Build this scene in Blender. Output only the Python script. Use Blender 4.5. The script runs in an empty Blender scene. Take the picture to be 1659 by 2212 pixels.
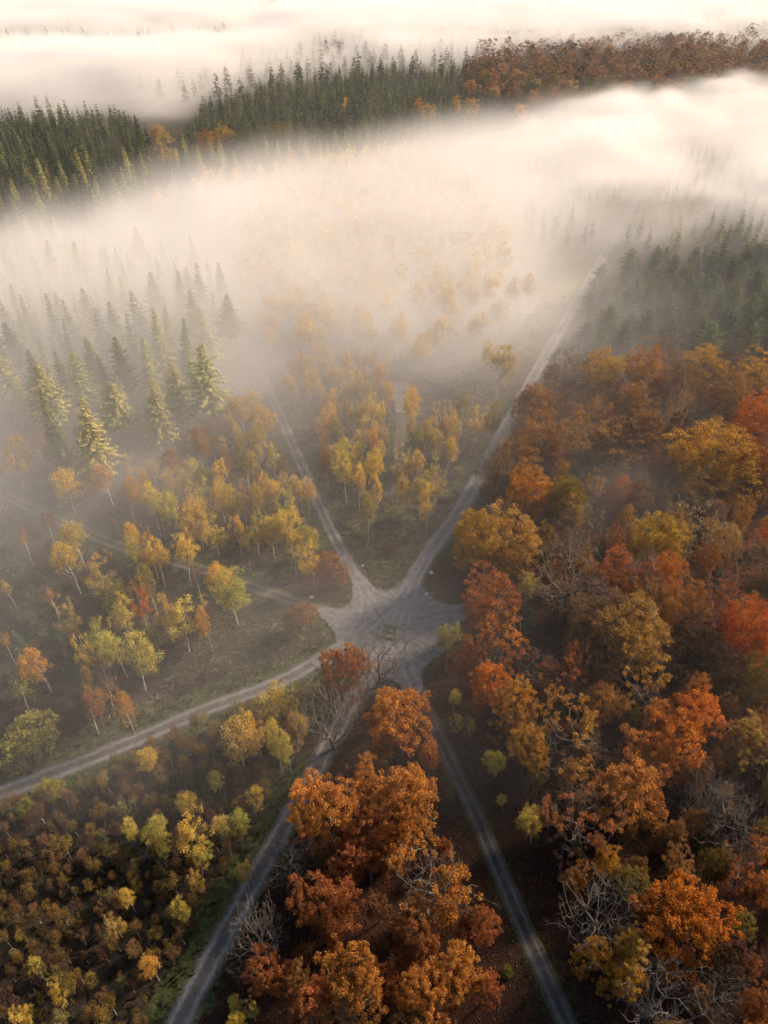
import bpy, bmesh, math, random, time
import numpy as np
from mathutils import Vector, Matrix
R = math.radians
S = bpy.context.scene
COL = S.collection
T0 = time.time()

# ------------------------------------------------------------------ camera
CAM_H, PITCH, F = 120.0, R(38.6), 1593.0          # F: focal length in units of a 1659-wide frame
cd = bpy.data.cameras.new('camera'); cam = bpy.data.objects.new('camera', cd); COL.objects.link(cam); S.camera = cam
cam.location = (0, 0, CAM_H); cam.rotation_euler = (R(90) - PITCH, 0, 0)
cd.sensor_fit = 'VERTICAL'; cd.sensor_height = 24.0; cd.lens = 24.0 * F / 2212.0; cd.clip_end = 20000; cd.clip_start = 1

# ------------------------------------------------------------------ light
SUN_EL, SUN_AZ = R(29), R(58)                      # azimuth clockwise from +Y (into the view)
w = bpy.data.worlds.new('World'); S.world = w; w.use_nodes = True
wn = w.node_tree
sky = wn.nodes.new('ShaderNodeTexSky'); sky.sky_type = 'NISHITA'; sky.sun_disc = False
sky.sun_elevation = SUN_EL; sky.sun_rotation = SUN_AZ; sky.dust_density = 2.0; sky.air_density = 1.2
wn.links.new(sky.outputs[0], wn.nodes['Background'].inputs[0]); wn.nodes['Background'].inputs[1].default_value = 0.095
sl = bpy.data.lights.new('sun', 'SUN'); sl.energy = 5.0; sl.angle = R(9.0); sl.color = (1.0, 0.78, 0.56)
so = bpy.data.objects.new('sun', sl); COL.objects.link(so); so.location = (100, 300, 300)
sdir = Vector((math.sin(SUN_AZ) * math.cos(SUN_EL), math.cos(SUN_AZ) * math.cos(SUN_EL), math.sin(SUN_EL)))
so.rotation_euler = sdir.to_track_quat('Z', 'Y').to_euler()
vs = S.view_settings; vs.view_transform = 'Standard'; vs.look = 'None'; vs.gamma = 1.0; vs.exposure = 0.72
S.render.engine = 'CYCLES'
c = S.cycles
c.max_bounces = 6; c.diffuse_bounces = 2; c.glossy_bounces = 1; c.transmission_bounces = 2; c.volume_bounces = 4
c.transparent_max_bounces = 4; c.caustics_reflective = False; c.caustics_refractive = False
c.use_adaptive_sampling = True; c.adaptive_threshold = 0.03; c.adaptive_min_samples = 0
c.use_denoising = True; c.denoiser = 'OPENIMAGEDENOISE'; c.volume_step_rate = 4.0; c.time_limit = 900
c.sample_clamp_indirect = 8.0

# ------------------------------------------------------------------ plan helpers
SP, CP = math.sin(PITCH), math.cos(PITCH)
def P(x, y, z=0.0):
    """plan position of a point at height z"""
    u = (1106.0 - y) / F; r = (x - 829.5) / F
    d = (r, CP + u * SP, -SP + u * CP)
    t = (z - CAM_H) / d[2]
    return np.array((d[0] * t, d[1] * t, z))
def mpp(p):
    """metres for one frame unit at plan position p"""
    return (p[1] * CP + (CAM_H - p[2]) * SP) / F

# ------------------------------------------------------------------ materials
def mat(name):
    m = bpy.data.materials.new(name); m.use_nodes = True; m.node_tree.nodes.clear()
    out = m.node_tree.nodes.new('ShaderNodeOutputMaterial')
    return m, m.node_tree, out
def nd(nt, t, **kw):
    n = nt.nodes.new(t)
    for k, v in kw.items(): setattr(n, k, v)
    return n
def noise(nt, scale, detail=4, rough=.55, coord=None, dim='3D'):
    n = nd(nt, 'ShaderNodeTexNoise'); n.inputs['Scale'].default_value = scale; n.inputs['Detail'].default_value = detail
    n.inputs['Roughness'].default_value = rough
    if coord is not None: nt.links.new(coord, n.inputs['Vector'])
    return n.outputs['Fac']
def ramp(nt, fac, stops):
    n = nd(nt, 'ShaderNodeValToRGB'); e = n.color_ramp.elements
    while len(e) > 1: e.remove(e[-1])
    for i, (p, col) in enumerate(stops):
        if i == 0: e[0].position = p; el = e[0]
        else: el = e.new(p)
        el.color = (*col, 1) if len(col) == 3 else col
    nt.links.new(fac, n.inputs[0]); return n.outputs[0]
def mixc(nt, fac, a, b, mode='MIX'):
    n = nd(nt, 'ShaderNodeMix', data_type='RGBA', blend_type=mode)
    for sock, v in ((n.inputs[0], fac), (n.inputs[6], a), (n.inputs[7], b)):
        if hasattr(v, 'is_output'): nt.links.new(v, sock)
        elif isinstance(v, (int, float)): sock.default_value = v
        else: sock.default_value = (*v, 1)
    return n.outputs[2]
def math_(nt, op, a, b=None, clamp=False):
    n = nd(nt, 'ShaderNodeMath', operation=op, use_clamp=clamp)
    for sock, v in ((n.inputs[0], a), (n.inputs[1], b)):
        if v is None: continue
        if hasattr(v, 'is_output'): nt.links.new(v, sock)
        else: sock.default_value = v
    return n.outputs[0]
def attr(nt, name, typ='GEOMETRY'):
    n = nd(nt, 'ShaderNodeAttribute', attribute_name=name, attribute_type=typ); return n
def principled(nt, out, colr, rough=.9, spec=.15, bump=None, bstr=.4, bdist=.1):
    b = nd(nt, 'ShaderNodeBsdfPrincipled')
    if hasattr(colr, 'is_output'): nt.links.new(colr, b.inputs['Base Color'])
    else: b.inputs['Base Color'].default_value = (*colr, 1)
    b.inputs['Roughness'].default_value = rough; b.inputs['Specular IOR Level'].default_value = spec
    if bump is not None:
        bn = nd(nt, 'ShaderNodeBump'); bn.inputs['Strength'].default_value = bstr; bn.inputs['Distance'].default_value = bdist
        nt.links.new(bump, bn.inputs['Height']); nt.links.new(bn.outputs[0], b.inputs['Normal'])
    nt.links.new(b.outputs[0], out.inputs['Surface']); return b

def leaf_material(name, transl=.35):
    """leaf colour from the object: obj.color for most leaves, obj['second_colour'] for the rest of the crown"""
    m, nt, out = mat(name)
    oi = nd(nt, 'ShaderNodeObjectInfo'); a = attr(nt, 'leaf'); sec = attr(nt, 'second_colour', 'OBJECT')
    sp = nd(nt, 'ShaderNodeSeparateXYZ'); nt.links.new(a.outputs['Vector'], sp.inputs[0])
    tc = nd(nt, 'ShaderNodeTexCoord')
    patch = noise(nt, .22, 2, .6, tc.outputs['Object'])
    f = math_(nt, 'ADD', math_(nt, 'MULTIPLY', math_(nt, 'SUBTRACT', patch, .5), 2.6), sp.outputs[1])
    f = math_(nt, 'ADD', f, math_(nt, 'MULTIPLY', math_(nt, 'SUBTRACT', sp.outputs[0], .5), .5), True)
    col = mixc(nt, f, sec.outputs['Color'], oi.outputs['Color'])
    hs = nd(nt, 'ShaderNodeHueSaturation'); nt.links.new(col, hs.inputs['Color'])
    nt.links.new(math_(nt, 'ADD', .485, math_(nt, 'MULTIPLY', sp.outputs[2], .03)), hs.inputs['Hue'])
    nt.links.new(math_(nt, 'ADD', .62, math_(nt, 'MULTIPLY', sp.outputs[0], .76)), hs.inputs['Value'])
    d = nd(nt, 'ShaderNodeBsdfDiffuse'); t = nd(nt, 'ShaderNodeBsdfTranslucent'); mx = nd(nt, 'ShaderNodeMixShader')
    nt.links.new(hs.outputs[0], d.inputs[0]); nt.links.new(hs.outputs[0], t.inputs[0]); mx.inputs[0].default_value = transl
    nt.links.new(d.outputs[0], mx.inputs[1]); nt.links.new(t.outputs[0], mx.inputs[2]); nt.links.new(mx.outputs[0], out.inputs[0])
    return m
M_LEAF = leaf_material('autumn_leaves', .45)
M_NEEDLE = leaf_material('needles', .15)
def bark(name, stops, scale=3.0):
    m, nt, out = mat(name); tc = nd(nt, 'ShaderNodeTexCoord')
    mp = nd(nt, 'ShaderNodeMapping'); mp.inputs['Scale'].default_value = (1, 1, .5); nt.links.new(tc.outputs['Object'], mp.inputs[0])
    n = noise(nt, scale, 5, .6, mp.outputs[0])
    principled(nt, out, ramp(nt, n, stops), .9, .1, n, .5, .05); return m
M_BIRCH = bark('birch_bark', [(.36, (.05, .045, .04)), (.44, (.42, .38, .34)), (.7, (.62, .58, .53))], 2.5)
M_BEECH = bark('beech_bark', [(.3, (.12, .105, .09)), (.7, (.30, .265, .23))])
M_OAK = bark('oak_bark', [(.3, (.06, .052, .044)), (.5, (.14, .122, .104)), (.75, (.24, .21, .18))])
M_TWIG = bark('dark_twigs', [(.3, (.07, .055, .045)), (.7, (.17, .135, .11))])
M_PALETWIG = bark('pale_twigs', [(.3, (.11, .095, .08)), (.7, (.22, .19, .16))])
M_SPRUCE = bark('spruce_bark', [(.3, (.13, .09, .065)), (.7, (.36, .27, .20))])

# ------------------------------------------------------------------ mesh helpers
def make_mesh(name, v, faces, mats, fmat=None, leaf=None, smooth=False):
    """v (n,3), faces: list of int arrays (m,k)"""
    me = bpy.data.meshes.new(name)
    v = np.asarray(v, 'f'); me.vertices.add(len(v)); me.vertices.foreach_set('co', v.ravel())
    tot = sum(f.size for f in faces); n = sum(len(f) for f in faces)
    me.loops.add(tot); me.polygons.add(n)
    li = np.concatenate([f.ravel() for f in faces]).astype('i'); me.loops.foreach_set('vertex_index', li)
    cnt = np.concatenate([np.full(len(f), f.shape[1]) for f in faces]); st = np.concatenate(([0], np.cumsum(cnt)[:-1])).astype('i')
    me.polygons.foreach_set('loop_start', st)
    for m in mats: me.materials.append(m)
    if fmat is not None: me.polygons.foreach_set('material_index', np.asarray(fmat, 'i'))
    if leaf is not None:
        a = me.attributes.new('leaf', 'FLOAT_VECTOR', 'POINT'); a.data.foreach_set('vector', np.asarray(leaf, 'f').ravel())
    if smooth: me.polygons.foreach_set('use_smooth', np.ones(n, bool))
    me.update(calc_edges=True); return me
def ob(name, data, parent=None, **props):
    o = bpy.data.objects.new(name, data); COL.objects.link(o); o.parent = parent
    for k, v in props.items(): o[k] = v
    return o

# ------------------------------------------------------------------ trees
def frames(d):
    d = d / np.maximum(np.linalg.norm(d, axis=1, keepdims=True), 1e-6)
    ref = np.where(np.abs(d[:, 2:3]) > .9, np.array([[1., 0, 0]]), np.array([[0, 0, 1.]]))
    a = np.cross(d, ref); a /= np.maximum(np.linalg.norm(a, axis=1, keepdims=True), 1e-6)
    return a, np.cross(d, a)
def tubes(p0, p1, r0, r1, k=3):
    """tapered k-sided prisms, no caps"""
    n = len(p0); a, b = frames(p1 - p0)
    ang = np.arange(k) * 2 * math.pi / k
    ring = a[:, None, :] * np.cos(ang)[None, :, None] + b[:, None, :] * np.sin(ang)[None, :, None]
    v = np.concatenate([p0[:, None] + ring * np.asarray(r0)[:, None, None], p1[:, None] + ring * np.asarray(r1)[:, None, None]], 1)
    i = np.arange(k); j = (i + 1) % k
    q = np.stack([i, j, j + k, i + k], 1)
    f = (q[None] + (np.arange(n) * 2 * k)[:, None, None]).reshape(-1, 4)
    return v.reshape(-1, 3), f
def grow(rng, trunk, pts, bf, rtrunk, power=.5):
    """branching skeleton: join the points to the trunk, trading branch length against path length"""
    n0, n1 = len(trunk), len(pts); N = n0 + n1
    pos = np.zeros((N, 3)); pos[:n0] = trunk; par = np.full(N, -1); plen = np.zeros(N)
    for i in range(1, n0): par[i] = i - 1; plen[i] = plen[i - 1] + np.linalg.norm(trunk[i] - trunk[i - 1])
    best = np.full(n1, 1e9); bp = np.zeros(n1, int); left = np.ones(n1, bool)
    def relax(i):
        d = np.linalg.norm(pts - pos[i], axis=1)
        up = np.maximum(0, pos[i][2] - pts[:, 2]) * .6            # branches rise rather than hang
        cst = d + bf * plen[i] + up
        m = cst < best; best[m] = cst[m]; bp[m] = i
    for i in range(1 if n0 > 1 else 0, n0): relax(i)
    order = list(range(n0))
    for q in range(n1):
        j = int(np.argmin(np.where(left, best, 1e9))); left[j] = False
        i = n0 + q; pos[i] = pts[j]; par[i] = bp[j]; plen[i] = plen[bp[j]] + np.linalg.norm(pos[i] - pos[bp[j]]); order.append(i)
        relax(i)
    wgt = np.ones(N)
    for i in range(N - 1, 0, -1): wgt[par[i]] += wgt[i]
    rad = rtrunk * (wgt / wgt[0]) ** power
    return pos, par, rad, wgt
def skeleton_mesh(pos, par, rad, minr, k_thin=3, thin=.045):
    idx = np.arange(1, len(pos)); p = par[idx]
    thick = rad[idx] > .09
    V, Fs, off, FM = [], [], 0, []
    for m, k in ((thick, 6), (~thick, k_thin)):
        ii = idx[m]
        if not len(ii): continue
        r0 = np.minimum(rad[par[ii]], rad[ii] * 1.5)
        v, f = tubes(pos[par[ii]], pos[ii], np.maximum(r0, minr), np.maximum(rad[ii], minr * .8), k)
        V.append(v); Fs.append(f + off); off += len(v); FM.append(np.repeat((rad[ii] < thin).astype(int), k))
    return V, Fs, off, FM
def twigs(rng, base, direc, length, n, spread, minr, curl=.3):
    """n fine twigs at each base point, two segments each"""
    b = np.repeat(base, n, 0); d = np.repeat(direc, n, 0) + rng.normal(0, spread, (len(b), 3))
    d /= np.linalg.norm(d, axis=1, keepdims=True); L = length * rng.uniform(.5, 1.2, (len(b), 1))
    mid = b + d * L * .55; d2 = d + rng.normal(0, curl, d.shape); d2[:, 2] += .25; d2 /= np.linalg.norm(d2, axis=1, keepdims=True)
    end = mid + d2 * L * .5
    r = np.full(len(b), minr)
    v1, f1 = tubes(b, mid, r * 1.3, r, 3); v2, f2 = tubes(mid, end, r, r * .35, 3)
    return [v1, v2], [f1, f2 + len(v1)], len(v1) + len(v2)
def leaves(rng, centres, per, spread, size, zflat=.7, up=.6, droop=0.0, aspect=.75, clump=None):
    """rhombic leaf sprays round the centres; returns verts, quads, per-vertex (rnd, height, rnd2)"""
    n = len(centres) * per
    cix = np.repeat(np.arange(len(centres)), per)
    off = rng.normal(0, 1, (n, 3)); off *= (rng.uniform(.3, 1, (n, 1)) / np.maximum(np.linalg.norm(off, axis=1, keepdims=True), .3)) * 1.25
    off *= np.array([spread, spread, spread * zflat]); off[:, 2] -= droop * rng.uniform(0, 1, n) * spread
    cpos = centres[cix] + off
    nrm = rng.normal(0, 1, (n, 3)); nrm /= np.linalg.norm(nrm, axis=1, keepdims=True); nrm[:, 2] = np.abs(nrm[:, 2]) + up
    nrm += off / spread * .35
    a, b = frames(nrm); th = rng.uniform(0, 6.283, (n, 1)); ax = a * np.cos(th) + b * np.sin(th); bx = -a * np.sin(th) + b * np.cos(th)
    s = size * rng.uniform(.55, 1.35, (n, 1))
    nn = nrm / np.linalg.norm(nrm, axis=1, keepdims=True)
    v = np.stack([cpos - ax * s * .55, cpos + bx * s * .5 * aspect + nn * s * .10, cpos + ax * s * .55 + nn * s * .05, cpos - bx * s * .5 * aspect + nn * s * .10], 1)
    q = np.arange(n * 4).reshape(-1, 4)
    rc = rng.uniform(0, 1, len(centres))
    rnd = np.clip(.6 * rng.uniform(0, 1, n) + .4 * rc[cix], 0, 1); r2 = rng.uniform(0, 1, n)
    return v.reshape(-1, 3), q, rnd, r2, cpos
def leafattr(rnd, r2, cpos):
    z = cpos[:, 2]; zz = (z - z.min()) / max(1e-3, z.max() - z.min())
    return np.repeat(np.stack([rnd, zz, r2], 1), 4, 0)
def cat(parts):
    V, Fq, o = [], [], 0
    for v, f in parts: V.append(v); Fq.append(f + o); o += len(v)
    return np.concatenate(V), np.concatenate(Fq)

PROTO = {}      # kind -> list of (trunk mesh, crown mesh, height, crown width, crown centre height)
def crown_points(rng, n, rx, z0, z1, shape, hollow=.35):
    out = []
    while len(out) < n:
        p = rng.uniform(-1, 1, 3); t = (p[2] + 1) / 2
        r = shape(t); rr = math.hypot(p[0], p[1])
        if rr > r: continue
        if rr < r * hollow * rng.uniform(0, 1.3) and t < .8: continue
        out.append((p[0] * rx, p[1] * rx, z0 + t * (z1 - z0)))
    return np.array(out)
def lumpy(rng, pts, amp):
    """push the crown in and out by direction so that its outline is uneven"""
    k = rng.normal(0, 1, (7, 3)); ph = rng.uniform(0, 6.28, 7); c0 = pts.mean(0); d = pts - c0
    u = d / np.maximum(np.linalg.norm(d, axis=1, keepdims=True), 1e-3)
    s = 1 + amp * np.sin(2.2 * u @ k.T + ph).mean(1) * 2.2
    return c0 + d * s[:, None]
def trunk_path(rng, h, lean=.03, bend=.25, n=8):
    z = np.linspace(-.4, h, n); a = rng.uniform(0, 6.28); x = np.cumsum(rng.normal(0, bend, n)) * np.linspace(0, 1, n); y = np.cumsum(rng.normal(0, bend, n)) * np.linspace(0, 1, n)
    return np.stack([x + math.cos(a) * lean * z, y + math.sin(a) * lean * z, z], 1)

def broadleaf(kind, seed, h, rx, z0, shape, npts, per, spread, size, trunkh, rtrunk, bf, barkm, lump=.35, tw=0, twlen=1.5, minr=.03,
              zflat=.7, up=.6, droop=0., keep=1.0, top_bare=0.0, hollow=.35, lean=.03, leafmat=None, k_thin=3, clusters=True):
    rng = np.random.default_rng(seed)
    tr = trunk_path(rng, trunkh, lean)
    pts = lumpy(rng, crown_points(rng, npts, rx, z0, h, shape, hollow), lump); pts[:, :2] += tr[-1, :2] * .8
    pos, par, rad, wgt = grow(rng, tr, pts, bf, rtrunk)
    V, Fs, off, FM = skeleton_mesh(pos, par, rad, minr, k_thin, .05 if barkm is M_BIRCH else .06)
    tips = np.array([i for i in range(len(tr), len(pos))])
    if tw:
        tt = tips[wgt[tips] < 4]
        dirs = pos[tt] - pos[par[tt]]; dirs /= np.maximum(np.linalg.norm(dirs, axis=1, keepdims=True), .01); dirs[:, 2] += .5
        if top_bare > 0: sel = (pos[tt][:, 2] > z0 + (h - z0) * (1 - top_bare)); tt, dirs = tt[sel], dirs[sel]
        tv, tf, tn = twigs(rng, pos[tt], dirs, twlen, tw, .5, minr * .8)
        V += tv; Fs += [f + off for f in tf]; off += tn; FM += [np.ones(len(f), int) for f in tf]
    trunk = make_mesh(kind + '_trunk', np.concatenate(V), [np.concatenate(Fs)], [barkm, M_PALETWIG if kind.startswith('bare') else M_TWIG], np.concatenate(FM))
    crown = None
    if per:
        lc = pos[tips]
        if keep < 1: # leaves hold on in patches, not evenly
            k = rng.normal(0, 1, (5, 3)) * .45; ph = rng.uniform(0, 6.28, 5); s = np.sin(lc @ k.T + ph).sum(1) + rng.normal(0, .5, len(lc))
            lc = lc[np.argsort(-s)[:int(len(lc) * keep)]]
        if top_bare > 0:
            t = (lc[:, 2] - z0) / (h - z0); lc = lc[(t < 1 - top_bare * .55) | (rng.uniform(0, 1, len(lc)) < .25)]
        v, q, rnd, r2, cp = leaves(rng, lc, per, spread, size, zflat, up, droop)
        crown = make_mesh(kind + '_crown', v, [q], [leafmat or M_LEAF], leaf=leafattr(rnd, r2, cp))
    PROTO.setdefault(kind, []).append((trunk, crown, h, rx * 2 * 1.02, (z0 + h) / 2))

def conifer(kind, seed, h, rx, z0, whorls, per, spray, curve=.85, droop=.35, rag=.25, minr=.1):
    rng = np.random.default_rng(seed)
    tr = trunk_path(rng, h * .97, .012, .06, 9)
    k = len(tr) - 1
    rr = np.linspace(.22, .03, k + 1) * h / 22
    v, f = tubes(tr[:-1], tr[1:], np.maximum(rr[:-1], .03), np.maximum(rr[1:], .03), 6)
    B0, B1, C, D, Lb = [], [], [], [], []
    for wi in range(whorls):
        t = (wi + rng.uniform(-.25, .25)) / whorls; t = min(max(t, 0), .995)
        z = z0 + t * (h - z0)
        L = rx * (1 - t) ** curve * rng.uniform(.85, 1.1) + .10
        if t < .12: L *= .55 + t * 3.5
        a0 = rng.uniform(0, 6.28); n = per if t < .8 else max(4, per - 2)
        for b in range(n):
            if rng.uniform() < .06: continue
            a = a0 + b * 6.283 / n + rng.normal(0, .18); l = L * rng.uniform(1 - rag, 1 + rag * .6)
            dr = droop * (1 - t * 1.6) + rng.normal(0, .08)
            d = np.array((math.cos(a), math.sin(a), -dr)); x0 = np.array((np.interp(z, tr[:, 2], tr[:, 0]), np.interp(z, tr[:, 2], tr[:, 1]), z))
            B0.append(x0); B1.append(x0 + d * l * .9)
            m = max(2, int(l / (spray * .40)))
            for s in range(m):
                u = (s + .6) / m
                c0 = x0 + d * l * u; c0[2] += .18 * l * u * u
                C.append(c0); D.append((d, u, .42 + .62 * (1 - t)))
    C = np.array(C); n = len(C); dd = np.array([x[0] for x in D]); uu = np.array([x[1] for x in D]); tk = np.array([x[2] for x in D])[:, None]
    side = np.cross(dd, (0, 0, 1)); side /= np.linalg.norm(side, axis=1, keepdims=True)
    V, RN = [], []
    for sg in (-1, 1, 0):
        s = spray * tk * rng.uniform(.7, 1.3, (n, 1)) * (1.1 - .45 * uu[:, None])
        out = dd * (.75 if sg else 1.0) + side * sg * .8 + np.array((0, 0, -.28)) + rng.normal(0, .18, (n, 3))
        out /= np.linalg.norm(out, axis=1, keepdims=True)
        wv = np.cross(out, rng.normal(0, .4, (n, 3)) + np.array((0, 0, 1))); wv /= np.linalg.norm(wv, axis=1, keepdims=True)
        c0 = C - out * s * .1
        V.append(np.stack([c0, c0 + out * s * .6 + wv * s * .26, c0 + out * s * 1.15 + np.array((0, 0, -.1)) * s, c0 + out * s * .6 - wv * s * .26], 1)); RN.append(rng.uniform(0, 1, n))
    V = np.concatenate(V); rn = np.concatenate(RN); q = np.arange(len(V) * 4).reshape(-1, 4)
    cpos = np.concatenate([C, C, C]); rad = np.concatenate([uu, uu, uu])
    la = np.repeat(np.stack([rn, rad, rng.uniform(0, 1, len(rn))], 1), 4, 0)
    B0 = np.array(B0); B1 = np.array(B1)
    v2, f2 = tubes(B0, B1, np.full(len(B0), .045), np.full(len(B0), .015), 3)
    v, f = cat([(v, f), (v2, f2)])
    trunk = make_mesh(kind + '_trunk', v, [f], [M_SPRUCE])
    crown = make_mesh(kind + '_crown', V.reshape(-1, 3), [q], [M_NEEDLE], leaf=la)
    PROTO.setdefault(kind, []).append((trunk, crown, h, rx * 2, (z0 + h) / 2 - .06 * h))

egg = lambda t: math.sqrt(max(0, 1 - (abs(t - .38) / (.62 if t > .38 else .48)) ** 2.0))
dome = lambda t: (max(0, 1 - max(0, (t - .35) / .65) ** 2.3)) ** .5 if t > .35 else .72 + .28 * t / .35
for s in range(7):      # birch: slim pale stem, airy hanging crown on the upper half
    broadleaf('birch', 100 + s, 15.5, 2.9 + .25 * (s % 3), [6.0, 7.5, 5.0][s % 3], egg, 130, 40, .62, .235, 12.5, .15, .55, M_BIRCH, .35, tw=1, twlen=.8, minr=.022,
              zflat=1.0, up=.2, droop=.9, keep=[.95, .85, .75][s % 3], hollow=.1, lean=.05)
for s in range(3):      # birch with few leaves left
    broadleaf('thin_birch', 130 + s, 14.0, 2.2, 6.5, egg, 90, 9, .6, .28, 11.5, .12, .55, M_BIRCH, .4, tw=3, twlen=.9, minr=.022, zflat=1.0, up=.2, droop=.8, keep=.6, hollow=.1, lean=.06)
for s in range(5):      # young birch of the thicket
    broadleaf('young_birch', 150 + s, 7.0, 1.35, 2.0, egg, 60, 30, .40, .165, 5.5, .06, .6, M_BIRCH, .4, tw=2, twlen=.7, minr=.014, zflat=1.1, up=.2, droop=.6, keep=.62, hollow=.05, lean=.06)
for s in range(6):      # beech: broad dome of fine leaves, brushy top
    broadleaf('beech', 200 + s, 21, 6.8, 5.0, dome, 430, 56, .78, .275, 10, .42, .28, M_BEECH, .30, tw=2, twlen=1.5, minr=.026, zflat=.6, up=.7, keep=.95, top_bare=[.0, .18, .35][s % 3], hollow=.55)
for s in range(3):      # beech that has dropped most of its leaves
    broadleaf('bare_beech', 230 + s, 20, 6.4, 5.5, dome, 420, 12, .7, .30, 8.5, .42, .5, M_BEECH, .30, tw=5, twlen=1.9, minr=.024, zflat=.7, up=.6, keep=.75, top_bare=.5, hollow=.5)
for s in range(6):      # oak: leaf tufts held apart on crooked limbs
    broadleaf('oak', 260 + s, 19, 6.4, 5.0, dome, 340, 58, .64, .30, 8.5, .42, .22, M_OAK, .42, tw=2, twlen=1.1, minr=.028, zflat=.75, up=.5, droop=.3, keep=.9, hollow=.5, lean=.05)
for s in range(4):      # oak with thin leaves
    broadleaf('thin_oak', 290 + s, 18.5, 6.4, 5.0, dome, 300, 40, .50, .28, 8.5, .42, .2, M_OAK, .45, tw=4, twlen=1.3, minr=.026, zflat=.8, up=.5, droop=.3, keep=.5, hollow=.5, lean=.06)
for s in range(4):      # leafless oak
    broadleaf('bare_oak', 310 + s, 16.5, 6.2, 4.0, dome, 300, 0, .5, .36, 6.0, .40, .55, M_OAK, .45, tw=4, twlen=1.5, minr=.022, hollow=.6, lean=.10)
for s in range(3):      # bush
    broadleaf('bush', 330 + s, 4.6, 2.7, .5, dome, 110, 60, .48, .20, 1.6, .09, .5, M_OAK, .35, tw=0, minr=.02, zflat=.7, up=.6, keep=1., hollow=.5)
for s in range(8): conifer('spruce', 400 + s, [23, 21, 24, 22, 23, 20, 24, 22][s], [4.3, 3.6, 4.9, 3.9, 4.6, 4.2, 3.8, 5.0][s], [4.5, 7.5, 2.5, 9.5, 5.5, 6, 3.5, 8][s], [30, 26, 32, 27, 30, 24, 30, 27][s], 8, 1.0, [.92, .75, 1.0, .7, .85, .62, .95, .8][s], [.38, .25, .45, .3, .5, .35, .4, .2][s], [.34, .5, .3, .55, .4, .6, .3, .45][s])
for s in range(3): conifer('pine', 430 + s, 17, 3.4, [2.5, 3.5, 2.0][s], 17, 8, 1.15, .45, .0, .5)
for s in range(3): conifer('small_fir', 450 + s, 6.5, 2.3, .4, 13, 7, .62, .8, .2)
# light versions for the far forest
for s in range(4): conifer('far_spruce', 470 + s, 21, 4.0, 4.0, 17, 7, 1.55, .95, .3, .3)
for s in range(3): broadleaf('far_birch', 480 + s, 15.5, 2.9, 5.5, egg, 60, 13, .8, .6, 12.5, .16, .55, M_BIRCH, .35, minr=.05, zflat=1.0, up=.2, droop=.9, hollow=.1, lean=.04)
for s in range(4): broadleaf('far_beech', 490 + s, 19, 5.8, 5, dome, 150, 16, 1.15, .85, 10, .4, .3, M_BEECH, .30, minr=.05, zflat=.6, up=.7, hollow=.55, tw=1, twlen=1.8)
print('protos', time.time() - T0, {k: [len(x[1].polygons) if x[1] else 0 for x in v] for k, v in PROTO.items()})

# ------------------------------------------------------------------ colours (leaf base colours: top leaves, other leaves)
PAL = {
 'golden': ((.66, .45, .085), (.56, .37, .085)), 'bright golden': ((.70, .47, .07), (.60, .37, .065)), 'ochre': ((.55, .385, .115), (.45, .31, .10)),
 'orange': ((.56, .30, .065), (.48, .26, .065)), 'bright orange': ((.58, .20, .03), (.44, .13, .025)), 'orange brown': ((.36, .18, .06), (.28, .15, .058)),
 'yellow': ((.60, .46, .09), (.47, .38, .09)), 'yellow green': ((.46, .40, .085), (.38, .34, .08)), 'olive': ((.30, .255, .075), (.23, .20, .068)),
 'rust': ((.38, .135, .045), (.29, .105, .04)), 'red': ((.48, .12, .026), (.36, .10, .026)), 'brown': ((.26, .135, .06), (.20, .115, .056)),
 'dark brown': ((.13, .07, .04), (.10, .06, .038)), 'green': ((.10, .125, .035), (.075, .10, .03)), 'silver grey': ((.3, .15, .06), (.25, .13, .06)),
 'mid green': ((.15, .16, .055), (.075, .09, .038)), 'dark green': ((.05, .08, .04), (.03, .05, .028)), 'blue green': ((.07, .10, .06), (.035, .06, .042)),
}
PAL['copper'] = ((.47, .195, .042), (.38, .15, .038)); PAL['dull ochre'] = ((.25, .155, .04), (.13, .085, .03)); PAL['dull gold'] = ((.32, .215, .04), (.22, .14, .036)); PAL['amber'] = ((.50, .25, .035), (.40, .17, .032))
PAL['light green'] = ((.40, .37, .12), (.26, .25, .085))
rnd = random.Random(5)
def jitter(cl, a=.14):
    k = 1 + rnd.uniform(-a, a); return tuple(max(0, min(1, x * k * (1 + rnd.uniform(-.06, .06)))) for x in cl)
counts = {}
def plant(kind, name, loc, h, wd, colr, parts=True, rz=None, tilt=0.0, variant=None):
    pr = PROTO[kind]; i = rnd.randrange(len(pr)) if variant is None else variant % len(pr)
    tm, cm, H0, W0, zc = pr[i]
    root = ob(name, None); root.empty_display_size = .5
    root.location = loc
    root.rotation_euler = (rnd.uniform(-tilt, tilt), rnd.uniform(-tilt, tilt), rnd.uniform(0, 6.283) if rz is None else rz)
    root.scale = (wd / W0, wd / W0, h / H0)
    t = ob('trunk', tm, root)
    if cm is not None:
        a, b = PAL[colr]
        if kind in ('beech', 'bare_beech', 'oak', 'thin_oak', 'far_beech') and colr in ('golden', 'bright golden', 'ochre', 'olive', 'yellow green', 'orange'): a, b = [(x[0] * .80, x[1] * .66, x[2] * .55) for x in (a, b)]   # deeper tint than birch leaves
        if kind == 'bush': a, b = [tuple(v * .62 for v in x) for x in (a, b)]
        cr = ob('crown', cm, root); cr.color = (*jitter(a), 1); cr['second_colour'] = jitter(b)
    counts[kind] = counts.get(kind, 0) + 1
    return root

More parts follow.
